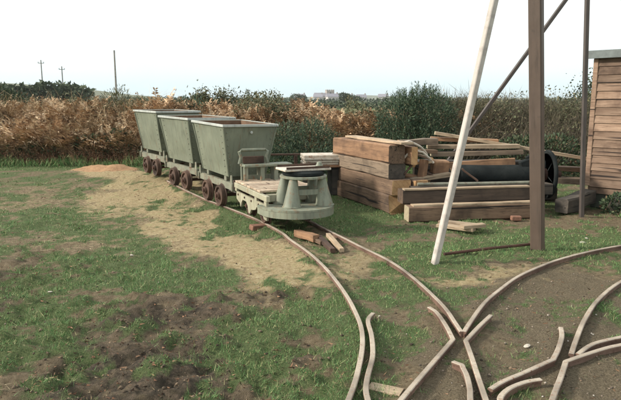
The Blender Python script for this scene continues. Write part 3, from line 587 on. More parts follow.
# ------------------------------------------------------------------ tubs
def wheel(parent, x, y, z, r, side):
    b = MB(); s = side
    prof = [(0.03, 0.05), (0.05, 0.05), (0.055, 0.02), (r * 0.72, 0.0), (r * 0.78, 0.028), (r * 0.97, 0.03), (r, 0.022), (r, -0.03), (r + 0.02, -0.034), (r + 0.02, -0.045), (r * 0.8, -0.045), (r * 0.74, -0.02), (0.05, -0.03), (0.03, -0.05)]
    b.lathe([(q, h * s) for q, h in prof], 'Y', (0, 0, 0), 28)
    o = b.build('wheel', MT['rust'], parent, (x, y, z), smooth=True)
    h = MB().lathe([(0.0, 0.075 * s), (0.028, 0.072 * s), (0.034, 0.04 * s), (0.034, 0.0)], 'Y', (0, 0, 0), 12); h.build('hub', MT['darkrust'], o, smooth=True)
    return o
def make_tub(loc, rot, label):
    t = thing('mine_tub', label, 'mine tub', loc, 0, 'row of grey green mine tubs'); t.rotation_euler = rot
    for sx in (-1, 1):
        for sy in (-1, 1): wheel(t, sx * 0.27, sy * 0.325, 0.065 + 0.155, 0.155, sy)
        MB().tube([(sx * 0.27, -0.37, 0.22), (sx * 0.27, 0.37, 0.22)], 0.024, 10).build('axle', MT['darkrust'], t, smooth=True)
        for sy in (-1, 1):
            MB().box((sx * 0.27, sy * 0.262, 0.26), (0.15, 0.06, 0.14), None, 0.012).build('axle_box', MT['darkrust'], t)
    for sy in (-1, 1):
        b = MB(); b.box((0, sy * 0.285, 0.395), (1.36, 0.012, 0.10)); b.box((0, sy * 0.265, 0.440), (1.36, 0.05, 0.012)); b.box((0, sy * 0.265, 0.35), (1.36, 0.05, 0.012))
        b.build('sole_bar', MT['chassis'], t)
    for sx in (-1, 1):
        b = MB(); b.box((sx * 0.69, 0, 0.395), (0.03, 0.64, 0.12), None, 0.006); b.build('headstock', MT['chassis'], t)
        b = MB(); b.lathe([(0.045, 0.705 * sx), (0.045, 0.73 * sx), (0.075, 0.735 * sx), (0.08, 0.75 * sx), (0.02, 0.76 * sx)], 'X', (0, 0, 0.39), 14); b.build('buffer', MT['darkrust'], t, smooth=True)
        b = MB(); b.box((sx * 0.36, 0, 0.485), (0.08, 0.56, 0.075), None, 0.006); b.build('bearer', MT['chassis'], t)
    # body: tapering box, open on top
    zt, zb = 1.27, 0.525; LT, WT, LB, WB = 0.63, 0.41, 0.52, 0.29; k = 0.008
    def ring(l, w, z): return [(-l, -w, z), (l, -w, z), (l, w, z), (-l, w, z)]
    b = MB(); rt = random.Random(int(abs(loc[0]) * 100)); U, W_ = 14, 9
    ro = [Vector(q) for q in ring(LB, WB, zb)]; rp = [Vector(q) for q in ring(LT, WT, zt)]
    for f_ in range(4):
        a0, a1, b0, b1 = ro[f_], ro[(f_ + 1) % 4], rp[f_], rp[(f_ + 1) % 4]
        nrm = (a1 - a0).cross(b0 - a0).normalized(); vs = []
        for w_i in range(W_ + 1):
            for u_i in range(U + 1):
                u, h_ = u_i / U, w_i / W_; q = a0.lerp(a1, u).lerp(b0.lerp(b1, u), h_)
                k_ = min(1, 6 * u * (1 - u)) * min(1, 6 * h_ * (1 - h_))
                d_ = 0.018 * (float(fbm(np.array([u * 3.1 + f_ * 9]), np.array([h_ * 2.3]), 7, 3)[0]) - 0.5) * 2 - 0.004
                vs.append(q + nrm * d_ * k_)
        b.add(vs, [(w_i * (U + 1) + u_i, w_i * (U + 1) + u_i + 1, (w_i + 1) * (U + 1) + u_i + 1, (w_i + 1) * (U + 1) + u_i) for w_i in range(W_) for u_i in range(U)], 0)
    vs = ring(LT - k - 0.012, WT - k - 0.012, zt - 0.002) + ring(LB - k - 0.012, WB - k - 0.012, zb + k + 0.012); b.add(vs, [(i, (i + 1) % 4, (i + 1) % 4 + 4, i + 4) for i in range(4)] + [(4, 5, 6, 7)], 1)
    b.add(ring(LB, WB, zb), [(0, 1, 2, 3)], 0)
    b.add(ring(LT, WT, zt) + ring(LT - k - 0.012, WT - k - 0.012, zt - 0.002), [(i, (i + 1) % 4, (i + 1) % 4 + 4, i + 4) for i in range(4)], 0)
    body = b.build('body', [MT['tub'], MT['inside']], t, smooth=True)
    # angle iron rim and corner strips
    b = MB()
    b.box((0, -WT - 0.012, zt - 0.012), (2 * LT + 0.07, 0.022, 0.036), None, 0.004); b.box((0, WT + 0.012, zt - 0.012), (2 * LT + 0.07, 0.022, 0.036), None, 0.004)
    b.box((LT + 0.012, 0, zt - 0.012), (0.022, 2 * WT - 0.002, 0.036), None, 0.004); b.box((-LT - 0.012, 0, zt - 0.012), (0.022, 2 * WT - 0.002, 0.036), None, 0.004)
    b.build('rim', MT['rim'], t)
    for sx in (-1, 1):
        for sy in (-1, 1):
            b = MB(); b.tube([(sx * LB, sy * WB, zb + 0.004), (sx * LT, sy * WT, zt - 0.05)], 0.013, 6); b.build('corner_strip', MT['tub'], t)
        b = MB()
        for yy in np.linspace(-0.24, 0.24, 7): b.lathe([(0.011, 0), (0.008, 0.008 * sx), (0.0, 0.010 * sx)], 'X', (sx * (LB + (LT - LB) * 0.08 + 0.001), yy, zb + 0.06), 8)
        for zz in np.linspace(0.1, 0.85, 7):
            for sy in (-1, 1): b.lathe([(0.011, 0), (0.008, 0.008 * sx), (0.0, 0.010 * sx)], 'X', (sx * (LB + (LT - LB) * zz + 0.001), sy * (WB + (WT - WB) * zz - 0.04), zb + (zt - zb) * zz), 8)
        tag(b.build('rivets', MT['tub'], t), kind='stuff')
        b = MB(); b.lathe([(0.022, 0), (0.020, 0.012 * sx), (0.0, 0.016 * sx)], 'X', (sx * (LT - 0.0105), 0.02, 1.16), 10); b.build('lug', MT['rim'], t)
    b = MB()
    for sy in (-1, 1):
        for xx in (-0.42, 0.42):
            for zz in np.linspace(0.08, 0.9, 8):
                w_ = WB + (WT - WB) * zz
                b.lathe([(0.010, 0), (0.007, 0.007 * sy), (0.0, 0.009 * sy)], 'Y', (xx * (LB + (LT - LB) * zz) / LB, sy * w_, zb + (zt - zb) * zz), 8)
    tag(b.build('rivets', MT['tub'], t), kind='stuff')
    # side lug plate (pale ear at the end of the sole bar)
    for sx in (-1, 1):
        b = MB(); b.prism([(sx * 0.60, 0.44), (sx * 0.68, 0.44), (sx * 0.66, 0.56), (sx * 0.62, 0.56)], 'Y', -0.305, -0.29); b.build('end_lug', MT['chassis'], t)
    return t
T_TH = 0.522
tub0 = make_tub((-1.19, 9.19, 0.0), (R(-0.5), R(1.3), T_TH - math.pi / 2), 'nearest grey green mine tub with its darker end facing the bolster wagon')
dup(tub0, (-1.99, 10.52, 0.05), (0, R(0.8), 0.60 - math.pi / 2), 'middle grey green mine tub between two others')
dup(tub0, (-2.77, 11.68, 0.135), (0, R(0.5), 0.58 - math.pi / 2), 'farthest grey green mine tub next to the bracken bank')

# ------------------------------------------------------------------ bolster wagon
F_TH = 0.40
fw = thing('bolster_wagon', 'low flat wagon with pale boarded deck and round turntable bolster at its near end', 'wagon', (-0.28, 7.6, 0), F_TH - math.pi / 2)
for sx in (-0.62, -0.02):
    for sy in (-1, 1): wheel(fw, sx, sy * 0.31, 0.065 + 0.13, 0.13, sy)
    MB().tube([(sx, -0.33, 0.195), (sx, 0.33, 0.195)], 0.022, 10).build('axle', MT['darkrust'], fw, smooth=True)
for sy in (-1, 1):
    poly = [(-1.0, 0.345), (-1.0, 0.24), (-0.84, 0.20), (-0.80, 0.15), (-0.76, 0.22), (-0.70, 0.265), (-0.54, 0.265), (-0.48, 0.22), (-0.44, 0.13), (-0.38, 0.13), (-0.33, 0.19), (-0.24, 0.20), (-0.14, 0.22), (-0.09, 0.262), (0.06, 0.262), (0.12, 0.22), (0.2, 0.16), (0.3, 0.155), (0.3, 0.345)]
    b = MB(); b.prism(poly, 'Y', sy * 0.375, sy * 0.40); b.build('side_frame', MT['cream'], fw)
    b = MB(); b.box((-0.36, sy * 0.39, 0.425), (1.4, 0.05, 0.07), None, 0.006); b.build('side_rail', MT['cream'], fw)
    for xx in (-1.02, -0.12, 0.26):
        b = MB(); b.box((xx, sy * 0.388, 0.367), (0.09, 0.03, 0.046)); b.build('packing', MT['cream'], fw)
    b = MB()
    for xx in (-0.9, -0.6, -0.3, 0.0, 0.22): b.lathe([(0.016, 0), (0.012, 0.012 * sy), (0, 0.014 * sy)], 'Y', (xx, sy * 0.40, 0.31), 8)
    tag(b.build('bolts', MT['rust'], fw), kind='stuff')
b = MB(); b.box((-1.08, 0, 0.42), (0.05, 0.84, 0.13), None, 0.008); b.build('end_beam', MT['rust'], fw)
b = MB(); b.box((0.1, 0, 0.40), (0.06, 0.72, 0.09), None, 0.006); b.build('cross_beam', MT['cream'], fw)
for k in range(8):
    b = MB(); b.box((-0.985 + k * 0.138, 0, 0.475 + 0.002 * ((k * 3) % 4)), (0.128, 0.80, 0.028), Matrix.Rotation(R(((k * 5) % 3 - 1) * 0.5), 3, 'Z'), 0.004)
    o = b.build('deck_board', MT['deck'], fw)
BX = 0.27
pts = [(BX - 0.14, -0.46)] + [(BX + 0.47 * math.cos(a), 0.46 * math.sin(a)) for a in np.linspace(-math.pi / 2, math.pi / 2, 22)] + [(BX - 0.14, 0.46)]
b = MB(); b.prism(pts, 'Z', 0.305, 0.33); b.build('buffer_plate', MT['bolster'], fw)
pin = [(x * 1.0, y) for x, y in pts]
b = MB(); outer = pts; n = len(outer)
vs = [(x, y, 0.228) for x, y in outer] + [(x, y, 0.303) for x, y in outer]
c0 = (BX, 0)
inn = [(c0[0] + (x - c0[0]) * 0.965, y * 0.965) for x, y in outer]
vs += [(x, y, 0.228) for x, y in inn] + [(x, y, 0.303) for x, y in inn]
fs = []
for i in range(n - 1): fs += [(i, i + 1, i + 1 + n, i + n), (i + 2 * n, i + 1 + 2 * n, i + 1 + 3 * n, i + 3 * n), (i, i + 1, i + 1 + 2 * n, i + 2 * n), (i + n, i + 1 + n, i + 1 + 3 * n, i + 3 * n)]
fs += [(0, n, 3 * n, 2 * n), (n - 1, 2 * n - 1, 4 * n - 1, 3 * n - 1)]
b.add(vs, fs); b.build('buffer_rim', MT['bolster'], fw)
TX, TY = 0.29, 0.085
for sx, sy in ((0.16, -0.215), (0.16, 0.215), (-0.17, -0.215), (-0.17, 0.215)):
    b = MB(); bx, by = TX + sx, TY + sy
    prof = [(0.118, 0.332), (0.118, 0.342), (0.108, 0.345), (0.078, 0.50), (0.05, 0.662)]
    m0 = len(b.v); b.lathe(prof, 'Z', (0, 0, 0), 20)
    for i in range(m0, len(b.v)):
        x, y, z = b.v[i]; k = (z - 0.33) / 0.33; b.v[i] = (x + bx * 1 - (sx * 0.12) * k, y + by - (sy * 0.14) * k, z)
    b.build('leg', MT['bolster'], fw, smooth=True)
b = MB(); b.lathe([(0.20, 0.664), (0.285, 0.664), (0.29, 0.668), (0.29, 0.690), (0.282, 0.695), (0.20, 0.695), (0.20, 0.664)], 'Z', (TX, TY, 0), 36); b.build('ring', MT['bolster'], fw, smooth=True)
b = MB(); b.lathe([(0.0, 0.70), (0.25, 0.70), (0.26, 0.71), (0.26, 0.735), (0.235, 0.755), (0.0, 0.755)], 'Z', (TX, TY, 0), 32); b.build('turntable', MT['iron'], fw, smooth=True)
b = MB(); b.box((TX, TY, 0.772), (0.34, 0.60, 0.028), None, 0.006); b.build('bolster_plate', MT['topplate'], fw)
b = MB(); b.box((TX - 0.162, TY, 0.80), (0.012, 0.56, 0.026)); b.box((TX + 0.162, TY, 0.80), (0.012, 0.56, 0.026)); b.build('bolster_lip', MT['rust'], fw)
b = MB(); b.lathe([(0.05, 0.786), (0.05, 0.80), (0.035, 0.82), (0.03, 0.845), (0.0, 0.855)], 'Z', (TX + 0.03, TY + 0.2, 0), 14); b.build('pin', MT['bolster'], fw, smooth=True)
for sx in (-1, 1):
    b = MB(); b.box((TX + sx * 0.155, TY, 0.50), (0.03, 0.40, 0.07), None, 0.005); b.build('leg_brace', MT['bolster'], fw)
# end frame standing at the rear end of the deck
b = MB(); b.box((-0.93, 0.02, 0.705), (0.24, 0.70, 0.035), None, 0.006); b.build('end_shelf', MT['bolster'], fw)
for xx in (-1.0, -0.86):
    for yy in (-0.30, -0.06, 0.14, 0.34):
        b = MB(); b.box((xx, yy, 0.588), (0.04, 0.06, 0.198), None, 0.004); b.build('shelf_post', MT['bolster'], fw)
b = MB(); b.box((-1.0, 0.02, 0.53), (0.018, 0.68, 0.06)); b.build('shelf_rail', MT['bolster'], fw)
b = MB(); b.tube([(-0.97, -0.36, 0.724), (-0.97, -0.335, 0.82), (-0.97, -0.36, 0.89), (-0.97, -0.32, 0.915), (-0.97, 0.02, 0.915), (-0.97, 0.06, 0.89), (-0.97, 0.035, 0.82), (-0.97, 0.06, 0.724)], 0.022, 8); b.build('handle_hoop', MT['bolster'], fw, smooth=True)
b = MB(); b.box((-0.98, -0.15, 0.775), (0.05, 0.30, 0.10), None, 0.006); b.build('rusty_plate', MT['rust'], fw)
# chain coupling between the vehicles
def chain(a, bb, label):
    a = Vector(a); bb = Vector(bb); n = 7; b = MB()
    for i in range(n):
        q = a.lerp(bb, (i + 0.5) / n); q.z -= 0.05 * math.sin(math.pi * (i + 0.5) / n); d = (bb - a).normalized(); s = Vector((0, 0, 1)) if i % 2 else d.cross(Vector((0, 0, 1)))
        pts = [q + d * 0.032 * math.cos(k) + s * 0.018 * math.sin(k) for k in np.linspace(0, 2 * math.pi, 9)]
        b.tube(pts, 0.006, 5, cap=False)
    tag(b.build('coupling_chain', MT['darkrust']), label, 'chain', 'coupling chains')
chain((-0.85, 8.59, 0.36), (-0.74, 8.56, 0.36), 'short coupling chain between nearest tub and bolster wagon')
chain((-1.63, 9.90, 0.36), (-1.56, 9.83, 0.36), 'short coupling chain between nearest and middle tub')

# ------------------------------------------------------------------ headframe
hf = thing('headframe', 'tall frame of white, brown and dark legs with its top out of sight', 'headframe', (2.4, 7.6, 0))
inv = Vector((-2.4, -7.6, 0))
def post(name, p0, p1, wd, dp, m, label=None, rot=0.0):
    p0 = Vector(p0) + inv; p1 = Vector(p1) + inv; L = (p1 - p0).length; b = MB()
    b.box((0, 0, L / 2), (wd, dp, L), None, min(wd, dp) * 0.12)
    o = b.build(name, m, hf); q = (p1 - p0).to_track_quat('Z', 'Y').to_matrix() @ Matrix.Rotation(rot, 3, 'Z'); o.location = p0; o.rotation_euler = q.to_euler()
    if label: o['label'] = label
    return o
post('leg', (1.229, 5.827, -0.05), (2.17, 6.05, 4.7), 0.066, 0.06, MT['whitepaint'], 'slim white leaning leg', 0.15)
post('leg', (2.476, 6.40, -0.05), (2.06, 6.15, 4.75), 0.132, 0.10, MT['brownpaint'], 'thick brown leg', 0.35)
lz = 4.9
post('leg', (2.05, 10.6, 0), (2.05 + 0.625 * lz * 10.6 / 9.6, 10.6, lz), 0.075, 0.06, MT['darkpaint'], 'dark thin leg slanting up behind the brown one')
post('leg', (2.05 + 0.625 * lz * 10.6 / 9.6 * 2, 10.6, 0), (2.13 + 0.625 * lz * 10.6 / 9.6, 10.6, lz), 0.075, 0.06, MT['darkpaint'], 'dark thin leg at the far right')
post('ridge_beam', (2.08, 5.9, 4.83), (5.32, 10.8, 5.0), 0.14, 0.16, MT['darkpaint'])
post('prop', (3.76, 8.222, -0.05), (3.53, 8.22, 4.80), 0.055, 0.055, MT['darkpaint'], 'thin upright rusty prop beside the shed')
# ------------------------------------------------------------------ shed
sh = thing('timber_shed', 'brown weatherboarded shed with a grey felt roof edge at the right', 'shed', (4.17, 9.0, 0), R(-45))
# local: X runs along the front wall towards the camera's right, +Y goes back
SW, SD, EV = 2.6, 2.2, 2.2
nb = 16; bh = (EV - 0.33) / nb
rs = random.Random(3)
def lap_board(i, wall):
    z0 = 0.33 + i * bh; tilt = 0.012; b = MB(); hgt = bh + 0.012
    L = SW if wall == 'front' else SD
    j = rs.uniform(-0.004, 0.004)
    prof = [(-0.026, z0 + j), (-0.003, z0 + j), (-0.001, z0 + hgt), (-0.010, z0 + hgt)]
    n = 5
    for k in range(n + 1):
        u = 0.035 + (L - 0.07) * k / n; wz = rs.uniform(-0.003, 0.003); wy = rs.uniform(-0.002, 0.002)
        for y, z in prof: b.v.append((u, y + wy, z + wz) if wall == 'front' else (y + wy, u, z + wz))
    for k in range(n):
        for q in range(4): b.f.append((k * 4 + q, k * 4 + (q + 1) % 4, k * 4 + 4 + (q + 1) % 4, k * 4 + 4 + q)); b.mi.append(0)
    b.f += [(0, 1, 2, 3), tuple(n * 4 + q for q in (3, 2, 1, 0))]; b.mi += [0, 0]
    b.build('board', MT['shed'], sh)
for i in range(nb): lap_board(i, 'front'); lap_board(i, 'side')
b = MB(); b.box((SW / 2, SD / 2, EV / 2 + 0.1), (SW - 0.01, SD - 0.01, EV - 0.25)); b.build('wall', MT['shed'], sh)
b = MB(); b.box((0.0, 0.0, 0.33 + (EV - 0.33) / 2), (0.07, 0.07, EV - 0.34), None, 0.006); b.build('corner_post', MT['shed'], sh)
b = MB(); b.box((SW / 2, SD / 2, 0.165), (SW - 0.08, SD - 0.08, 0.33), None, 0.01); b.build('plinth', MT['plinth'], sh)
b = MB(); b.prism([(-0.09, EV + 0.012), (-0.09, EV + 0.10), (SD + 0.10, EV + 0.02), (SD + 0.10, EV - 0.06)], 'X', -0.09, SW + 0.10); b.build('roof', MT['felt'], sh)
b = MB(); b.box((SW / 2, -0.102, EV + 0.05), (SW + 0.22, 0.02, 0.115), None, 0.004); b.build('fascia', MT['felt'], sh)

# ------------------------------------------------------------------ telegraph poles
def pole(x, y, h, z, lab, arm=True):
    t = thing('telegraph_pole', lab, 'pole', (x, y, z), 0.3, 'telegraph poles beyond the bank')
    MB().tube([(0, 0, 0), (0, 0, h)], [0.115, 0.075], 8).build('shaft', MT['pole'], t, smooth=True)
    if arm:
        MB().box((0, -0.14, h - 0.5), (0.9, 0.08, 0.09)).build('crossarm', MT['pole'], t)
        b = MB()
        for xx in (-0.4, 0.4): b.lathe([(0.03, 0), (0.06, 0.05), (0.05, 0.14), (0, 0.16)], 'Z', (xx, -0.14, h - 0.44), 8)
        tag(b.build('insulators', MT['pane'], t), kind='stuff')
pole(-19.95, 63, 6.6, 0, 'nearest telegraph pole standing above the shrub left of the tubs', False)
pole(-40.3, 100, 7.0, 0, 'middle telegraph pole of the three on the left skyline')
pole(-43.6, 100, 8.0, 0, 'leftmost telegraph pole on the skyline above the dark hedge')

# ------------------------------------------------------------------ vegetation
def rdir(n): d = rng.normal(size=(n, 3)); return d / np.linalg.norm(d, axis=1, keepdims=True)
def leaf_quads(P, D, N, ln, wd):
    """diamond leaves at P along D, width along S"""
    S = np.cross(D, N); S /= np.linalg.norm(S, axis=1, keepdims=True) + 1e-9
    ln = ln[:, None]; wd = wd[:, None]
    v = np.stack([P, P + D * ln * 0.45 + S * wd * 0.5, P + D * ln, P + D * ln * 0.45 - S * wd * 0.5], 1).reshape(-1, 3)
    return v, np.arange(len(v)).reshape(-1, 4)
def blob_points(blobs, n, shell=0.55):
    vol = np.array([b[3] * b[4] * b[5] for b in blobs]); k = rng.choice(len(blobs), n, p=vol / vol.sum())
    B = np.array(blobs)[k]; d = rdir(n); lump = 0.72 + 0.5 * fbm(d[:, 0] * 2.6 + k * 7.1, d[:, 1] * 2.6 + d[:, 2] * 2.1, 3)
    r = (shell + (1 - shell) * rng.random(n) ** 0.6) * lump
    return B[:, :3] + d * B[:, 3:6] * r[:, None], d
def bush(name, lab, cat, x, y, z, blobs, n, ln, wd, m, up=0.5, group=None, stems=6, spiky=False):
    t = thing(name, lab, cat, (x, y, z), 0, group)
    P, d = blob_points(blobs, n); D = d * 0.8 + rdir(n) * 0.6; D[:, 2] += up; D /= np.linalg.norm(D, axis=1, keepdims=True)
    keep = P[:, 2] > -0.05; P, D = P[keep], D[keep]; n = len(P)
    if spiky:   # each shoot carries several needles
        q = 7; u = np.repeat(np.arange(n), q); s = np.tile(np.linspace(0, 1, q), n)
        P2 = P[u] + D[u] * (s * ln * 2.6)[:, None]; D2 = D[u] * 0.9 + rdir(n * q) * 0.7; D2 /= np.linalg.norm(D2, axis=1, keepdims=True); P, D = P2, D2; n = n * q
    v, f = leaf_quads(P, D, rdir(n), ln * (0.6 + 0.8 * rng.random(n)), wd * (0.6 + 0.8 * rng.random(n)))
    np_mesh('foliage', v, f, m, t)
    b = MB(); top = max(q[2] for q in blobs)
    for i in range(stems):
        bl = blobs[i % len(blobs)]; e = Vector((bl[0] + random.uniform(-.5, .5) * bl[3], bl[1] + random.uniform(-.5, .5) * bl[4], bl[2] + bl[5] * 0.5)); s0 = Vector((e.x * 0.3, e.y * 0.3, -0.1))
        mid = s0.lerp(e, 0.5) + Vector((random.uniform(-.1, .1), random.uniform(-.1, .1), 0.05)); b.tube([s0, mid, e], [0.03, 0.02, 0.008], 5)
    b.build('stem', MT['bark'], t); return t
def tree(name, lab, x, y, z, h, crown, n, ln, wd, m, seed, trunk_r=0.09, group=None, bare=0.0):
    r = random.Random(seed); t = thing(name, lab, 'tree', (x, y, z), 0, group); b = MB(); tips = []
    def grow(p, d, L, rad, lev):
        pts = [p]; q = p.copy(); dd = d.copy()
        for i in range(3): dd = (dd + Vector((r.uniform(-.25, .25), r.uniform(-.25, .25), r.uniform(-.05, .2)))).normalized(); q = q + dd * L / 3; pts.append(q.copy())
        b.tube(pts, [rad, rad * 0.82, rad * 0.66, rad * 0.5], 6, cap=False)
        if lev > 0:
            for k in range(3 if lev > 1 else 4):
                s = pts[r.choice((1, 2, 3, 3))]; nd_ = (dd + Vector((r.uniform(-1, 1), r.uniform(-1, 1), r.uniform(-0.2, 0.6)))).normalized(); grow(s, nd_, L * r.uniform(0.55, 0.75), rad * 0.5, lev - 1)
        else: tips.append(q)
    grow(Vector((0, 0, -0.1)), Vector((0.05, 0, 1)), h * 0.42, trunk_r, 3)
    b.build('trunk', MT['bark'], t)
    T = np.array([tuple(q) for q in tips]); k = rng.integers(0, len(T), n)
    P = T[k] + rng.normal(size=(n, 3)) * crown * (0.5 + 0.7 * rng.random((n, 1))); D = rdir(n); D[:, 2] += 0.2; D /= np.linalg.norm(D, axis=1, keepdims=True)
    v, f = leaf_quads(P, D, rdir(n), ln * (0.5 + rng.random(n)), wd * (0.5 + rng.random(n)))
    np_mesh('crown', v, f, m, t); return t

def H(x, y): return height(np.asarray(x, float), np.asarray(y, float))
# dead bracken: fronds with pinnae
def bracken(name, xs, ys, hs, m):
    n = len(xs); z = H(xs, ys) - 0.03; q = 9
    az = rng.random(n) * 2 * np.pi; lean = 0.25 + 0.75 * rng.random(n); L = hs * (0.75 + 0.5 * rng.random(n))
    V = []; F = []; off = 0
    tt = np.linspace(0, 1, q)
    ca, sa = np.cos(az)[:, None], np.sin(az)[:, None]
    out_ = L[:, None] * lean[:, None] * (tt ** 1.7)[None] * 0.75; up = L[:, None] * (tt - 0.42 * lean[:, None] * tt ** 2.4)
    PX = xs[:, None] + ca * out_; PY = ys[:, None] + sa * out_; PZ = z[:, None] + up
    PP = np.stack([PX, PY, PZ], 2)                       # n,q,3
    # rachis as thin quads
    wv = np.stack([-sa, ca, sa * 0], 2) * 0.006
    a = PP[:, :-1] - wv; b_ = PP[:, :-1] + wv; c = PP[:, 1:] + wv * 0.7; d = PP[:, 1:] - wv * 0.7
    v1 = np.stack([a, b_, c, d], 2).reshape(-1, 3); f1 = np.arange(len(v1)).reshape(-1, 4)
    # pinnae
    D = np.gradient(PP, axis=1); D /= np.linalg.norm(D, axis=2, keepdims=True) + 1e-9
    vs = [v1]
    for s in (-1, 1):
        for k in range(3, q):
            for sub in (0.0, 0.33, 0.66):
                base = PP[:, k] - D[:, k] * (L / q * sub)[:, None]
                side = np.stack([-sa[:, 0], ca[:, 0], rng.normal(0, 0.3, n) - 0.25], 1) * s
                pl = L * 0.32 * (1.08 - tt[k] * 0.9 + 0.04) * (0.7 + 0.5 * rng.random(n))
                dr = side + D[:, k] * 0.5 + rng.normal(0, 0.2, (n, 3)); dr /= np.linalg.norm(dr, axis=1, keepdims=True)
                wq = D[:, k] * (L * 0.019)[:, None]
                dr = dr * (0.75 + 0.5 * rng.random((n, 1))); tip = base + dr * pl[:, None]; tip[:, 2] -= pl * 0.15
                mid = base + dr * (pl * 0.4)[:, None]
                vs.append(np.stack([base, mid + wq, tip, mid - wq], 1).reshape(-1, 3))
    v = np.concatenate(vs); f = np.arange(len(v)).reshape(-1, 4)
    return tag(np_mesh(name, v, f, m), kind='stuff')
n = 4200
bx = rng.uniform(-10, -3.6, n); by = 13.75 + rng.random(n) ** 1.3 * 4.5 + 0.3 * rng.normal(size=n) * 0
bracken('bracken', bx, by, 0.42 + 0.8 * fbm(bx * 1.1, by * 0.8, 61), MT['bracken'])
n = 3400
bx = rng.uniform(-3.8, 4.4, n); by = 14.2 + rng.random(n) ** 1.3 * 4.0
bracken('bracken', bx, by, 0.48 + 0.62 * fbm(bx * 0.8, by * 0.8, 62), MT['bracken'])
n = 900
bx = rng.uniform(3.2, 12, n); by = 14.3 + rng.random(n) * 4.0
bracken('bracken', bx, by, 0.4 + 0.5 * fbm(bx * 0.8, by * 0.8, 63), MT['bracken'])
# undergrowth (dark bramble and rank grass at the foot of the bank)
def undergrowth(name, x0, x1, yf, depth, hgt, n, m, ln=0.07, wd=0.045):
    x = rng.uniform(x0, x1, n); y = yf + rng.random(n) * depth
    hh = hgt * (0.35 + 1.1 * fbm(x * 1.1, y * 1.1, 71)); P = np.stack([x, y, H(x, y) + rng.random(n) ** 0.8 * hh], 1)
    D = rdir(n); D[:, 2] += 0.35; D /= np.linalg.norm(D, axis=1, keepdims=True)
    v, f = leaf_quads(P, D, rdir(n), ln * (0.5 + rng.random(n)), wd * (0.5 + rng.random(n)))
    return tag(np_mesh(name, v, f, m), kind='stuff')
undergrowth('bramble', -9.5, -3.9, 13.6, 1.1, 0.42, 9000, MT['bramble'], 0.055, 0.03)
undergrowth('bank_greenery', -6.1, -4.9, 14.9, 1.6, 0.95, 3500, MT['olive'], 0.06, 0.03)
undergrowth('bank_greenery', -1.9, -0.7, 14.8, 1.6, 0.95, 3500, MT['olive'], 0.06, 0.03)
undergrowth('bank_greenery', 0.9, 1.9, 14.8, 1.6, 0.9, 2600, MT['olive'], 0.06, 0.03)
undergrowth('bramble', -3.9, 6.5, 13.5, 1.4, 0.40, 12000, MT['bramble'], 0.055, 0.03)
# rank stalks of dead grass among the bank
def stalks(name, x, y, hgt, m, wd=0.006, lean=0.35, side=3):
    n = len(x); P = np.stack([x, y, H(x, y) - 0.02], 1); D = rng.normal(0, lean, (n, 3)); D[:, 2] = 1; D /= np.linalg.norm(D, axis=1, keepdims=True)
    L = hgt * (0.6 + 0.7 * rng.random(n)); vs = []
    v, f = leaf_quads(P, D, rdir(n), L, np.full(n, wd * 2)); vs.append(v)
    for k in range(side):
        s = 0.35 + 0.6 * rng.random(n); D2 = D * 0.7 + rdir(n) * 0.65; D2 /= np.linalg.norm(D2, axis=1, keepdims=True)
        v, f = leaf_quads(P + D * (L * s)[:, None], D2, rdir(n), L * (0.18 + 0.25 * rng.random(n)), np.full(n, wd * 1.3)); vs.append(v)
    v = np.concatenate(vs); return tag(np_mesh(name, v, np.arange(len(v)).reshape(-1, 4), m), kind='stuff')
n = 9000
x = rng.uniform(3.2, 9.0, n); y = 13.3 + rng.random(n) * 3.4
stalks('thorn_thicket', x, y, 0.66 + 0.5 * fbm(x * 0.9, y * 0.9, 81), MT['twig'], 0.006, 0.4, 6)
undergrowth('scrub_leaves', 3.0, 9.5, 13.4, 3.0, 1.15, 16000, MT['olive'], 0.06, 0.035)
n = 2500
x = rng.uniform(-9.5, -3.6, n); y = 13.8 + rng.random(n) * 2
stalks('dead_stalks', x, y, 0.6 + 0.3 * rng.random(n), MT['straw'], 0.004, 0.3, 3)

n = 7000
x = rng.uniform(-10, 6, n); y = 13.15 + rng.random(n) ** 1.5 * 1.0
stalks('rank_grass', x, y, 0.10 + 0.25 * fbm(x * 1.3, y * 1.3, 83), MT['grass'], 0.005, 0.45, 2)
n = 2500
x = rng.uniform(-10, -3.4, n); y = 13.3 + rng.random(n) * 1.0
stalks('dead_stalks', x, y, 0.2 + 0.4 * fbm(x * 1.1, y * 1.3, 84), MT['litter'], 0.004, 0.45, 4)
GBU = 'bushes on the bank'
bush('gorse_bush', 'low dark gorse mass behind the nearest tub and the bolster wagon', 'bush', -0.2, 12.9, 0.0, [(-0.45, 0, 0.45, 0.55, 0.5, 0.62), (0.25, 0.1, 0.5, 0.6, 0.5, 0.65), (0.0, -0.25, 0.3, 0.8, 0.4, 0.42)], 2600, 0.06, 0.014, MT['gorse'], 0.7, GBU, 8, True)
bush('gorse_bush', 'big dark spiky gorse bush left of the white leg', 'bush', 2.42, 13.9, 0.25, [(-0.35, 0, 0.75, 0.55, 0.5, 0.75), (0.3, 0, 0.8, 0.6, 0.5, 0.75), (0.05, 0.1, 1.0, 0.5, 0.4, 0.6), (0.0, -0.2, 0.4, 0.85, 0.5, 0.5)], 3800, 0.07, 0.015, MT['gorse'], 0.9, GBU, 10, True)
bush('hedge_shrub', 'olive thin topped shrub at the left end of the tubs below the telegraph pole', 'shrub', -4.6, 15.4, 0.5, [(-0.25, 0, 0.75, 0.42, 0.4, 0.72), (0.3, 0, 0.6, 0.45, 0.4, 0.6), (0, -0.2, 0.35, 0.65, 0.4, 0.45)], 2600, 0.09, 0.022, MT['olive'], 1.0, GBU, 14)
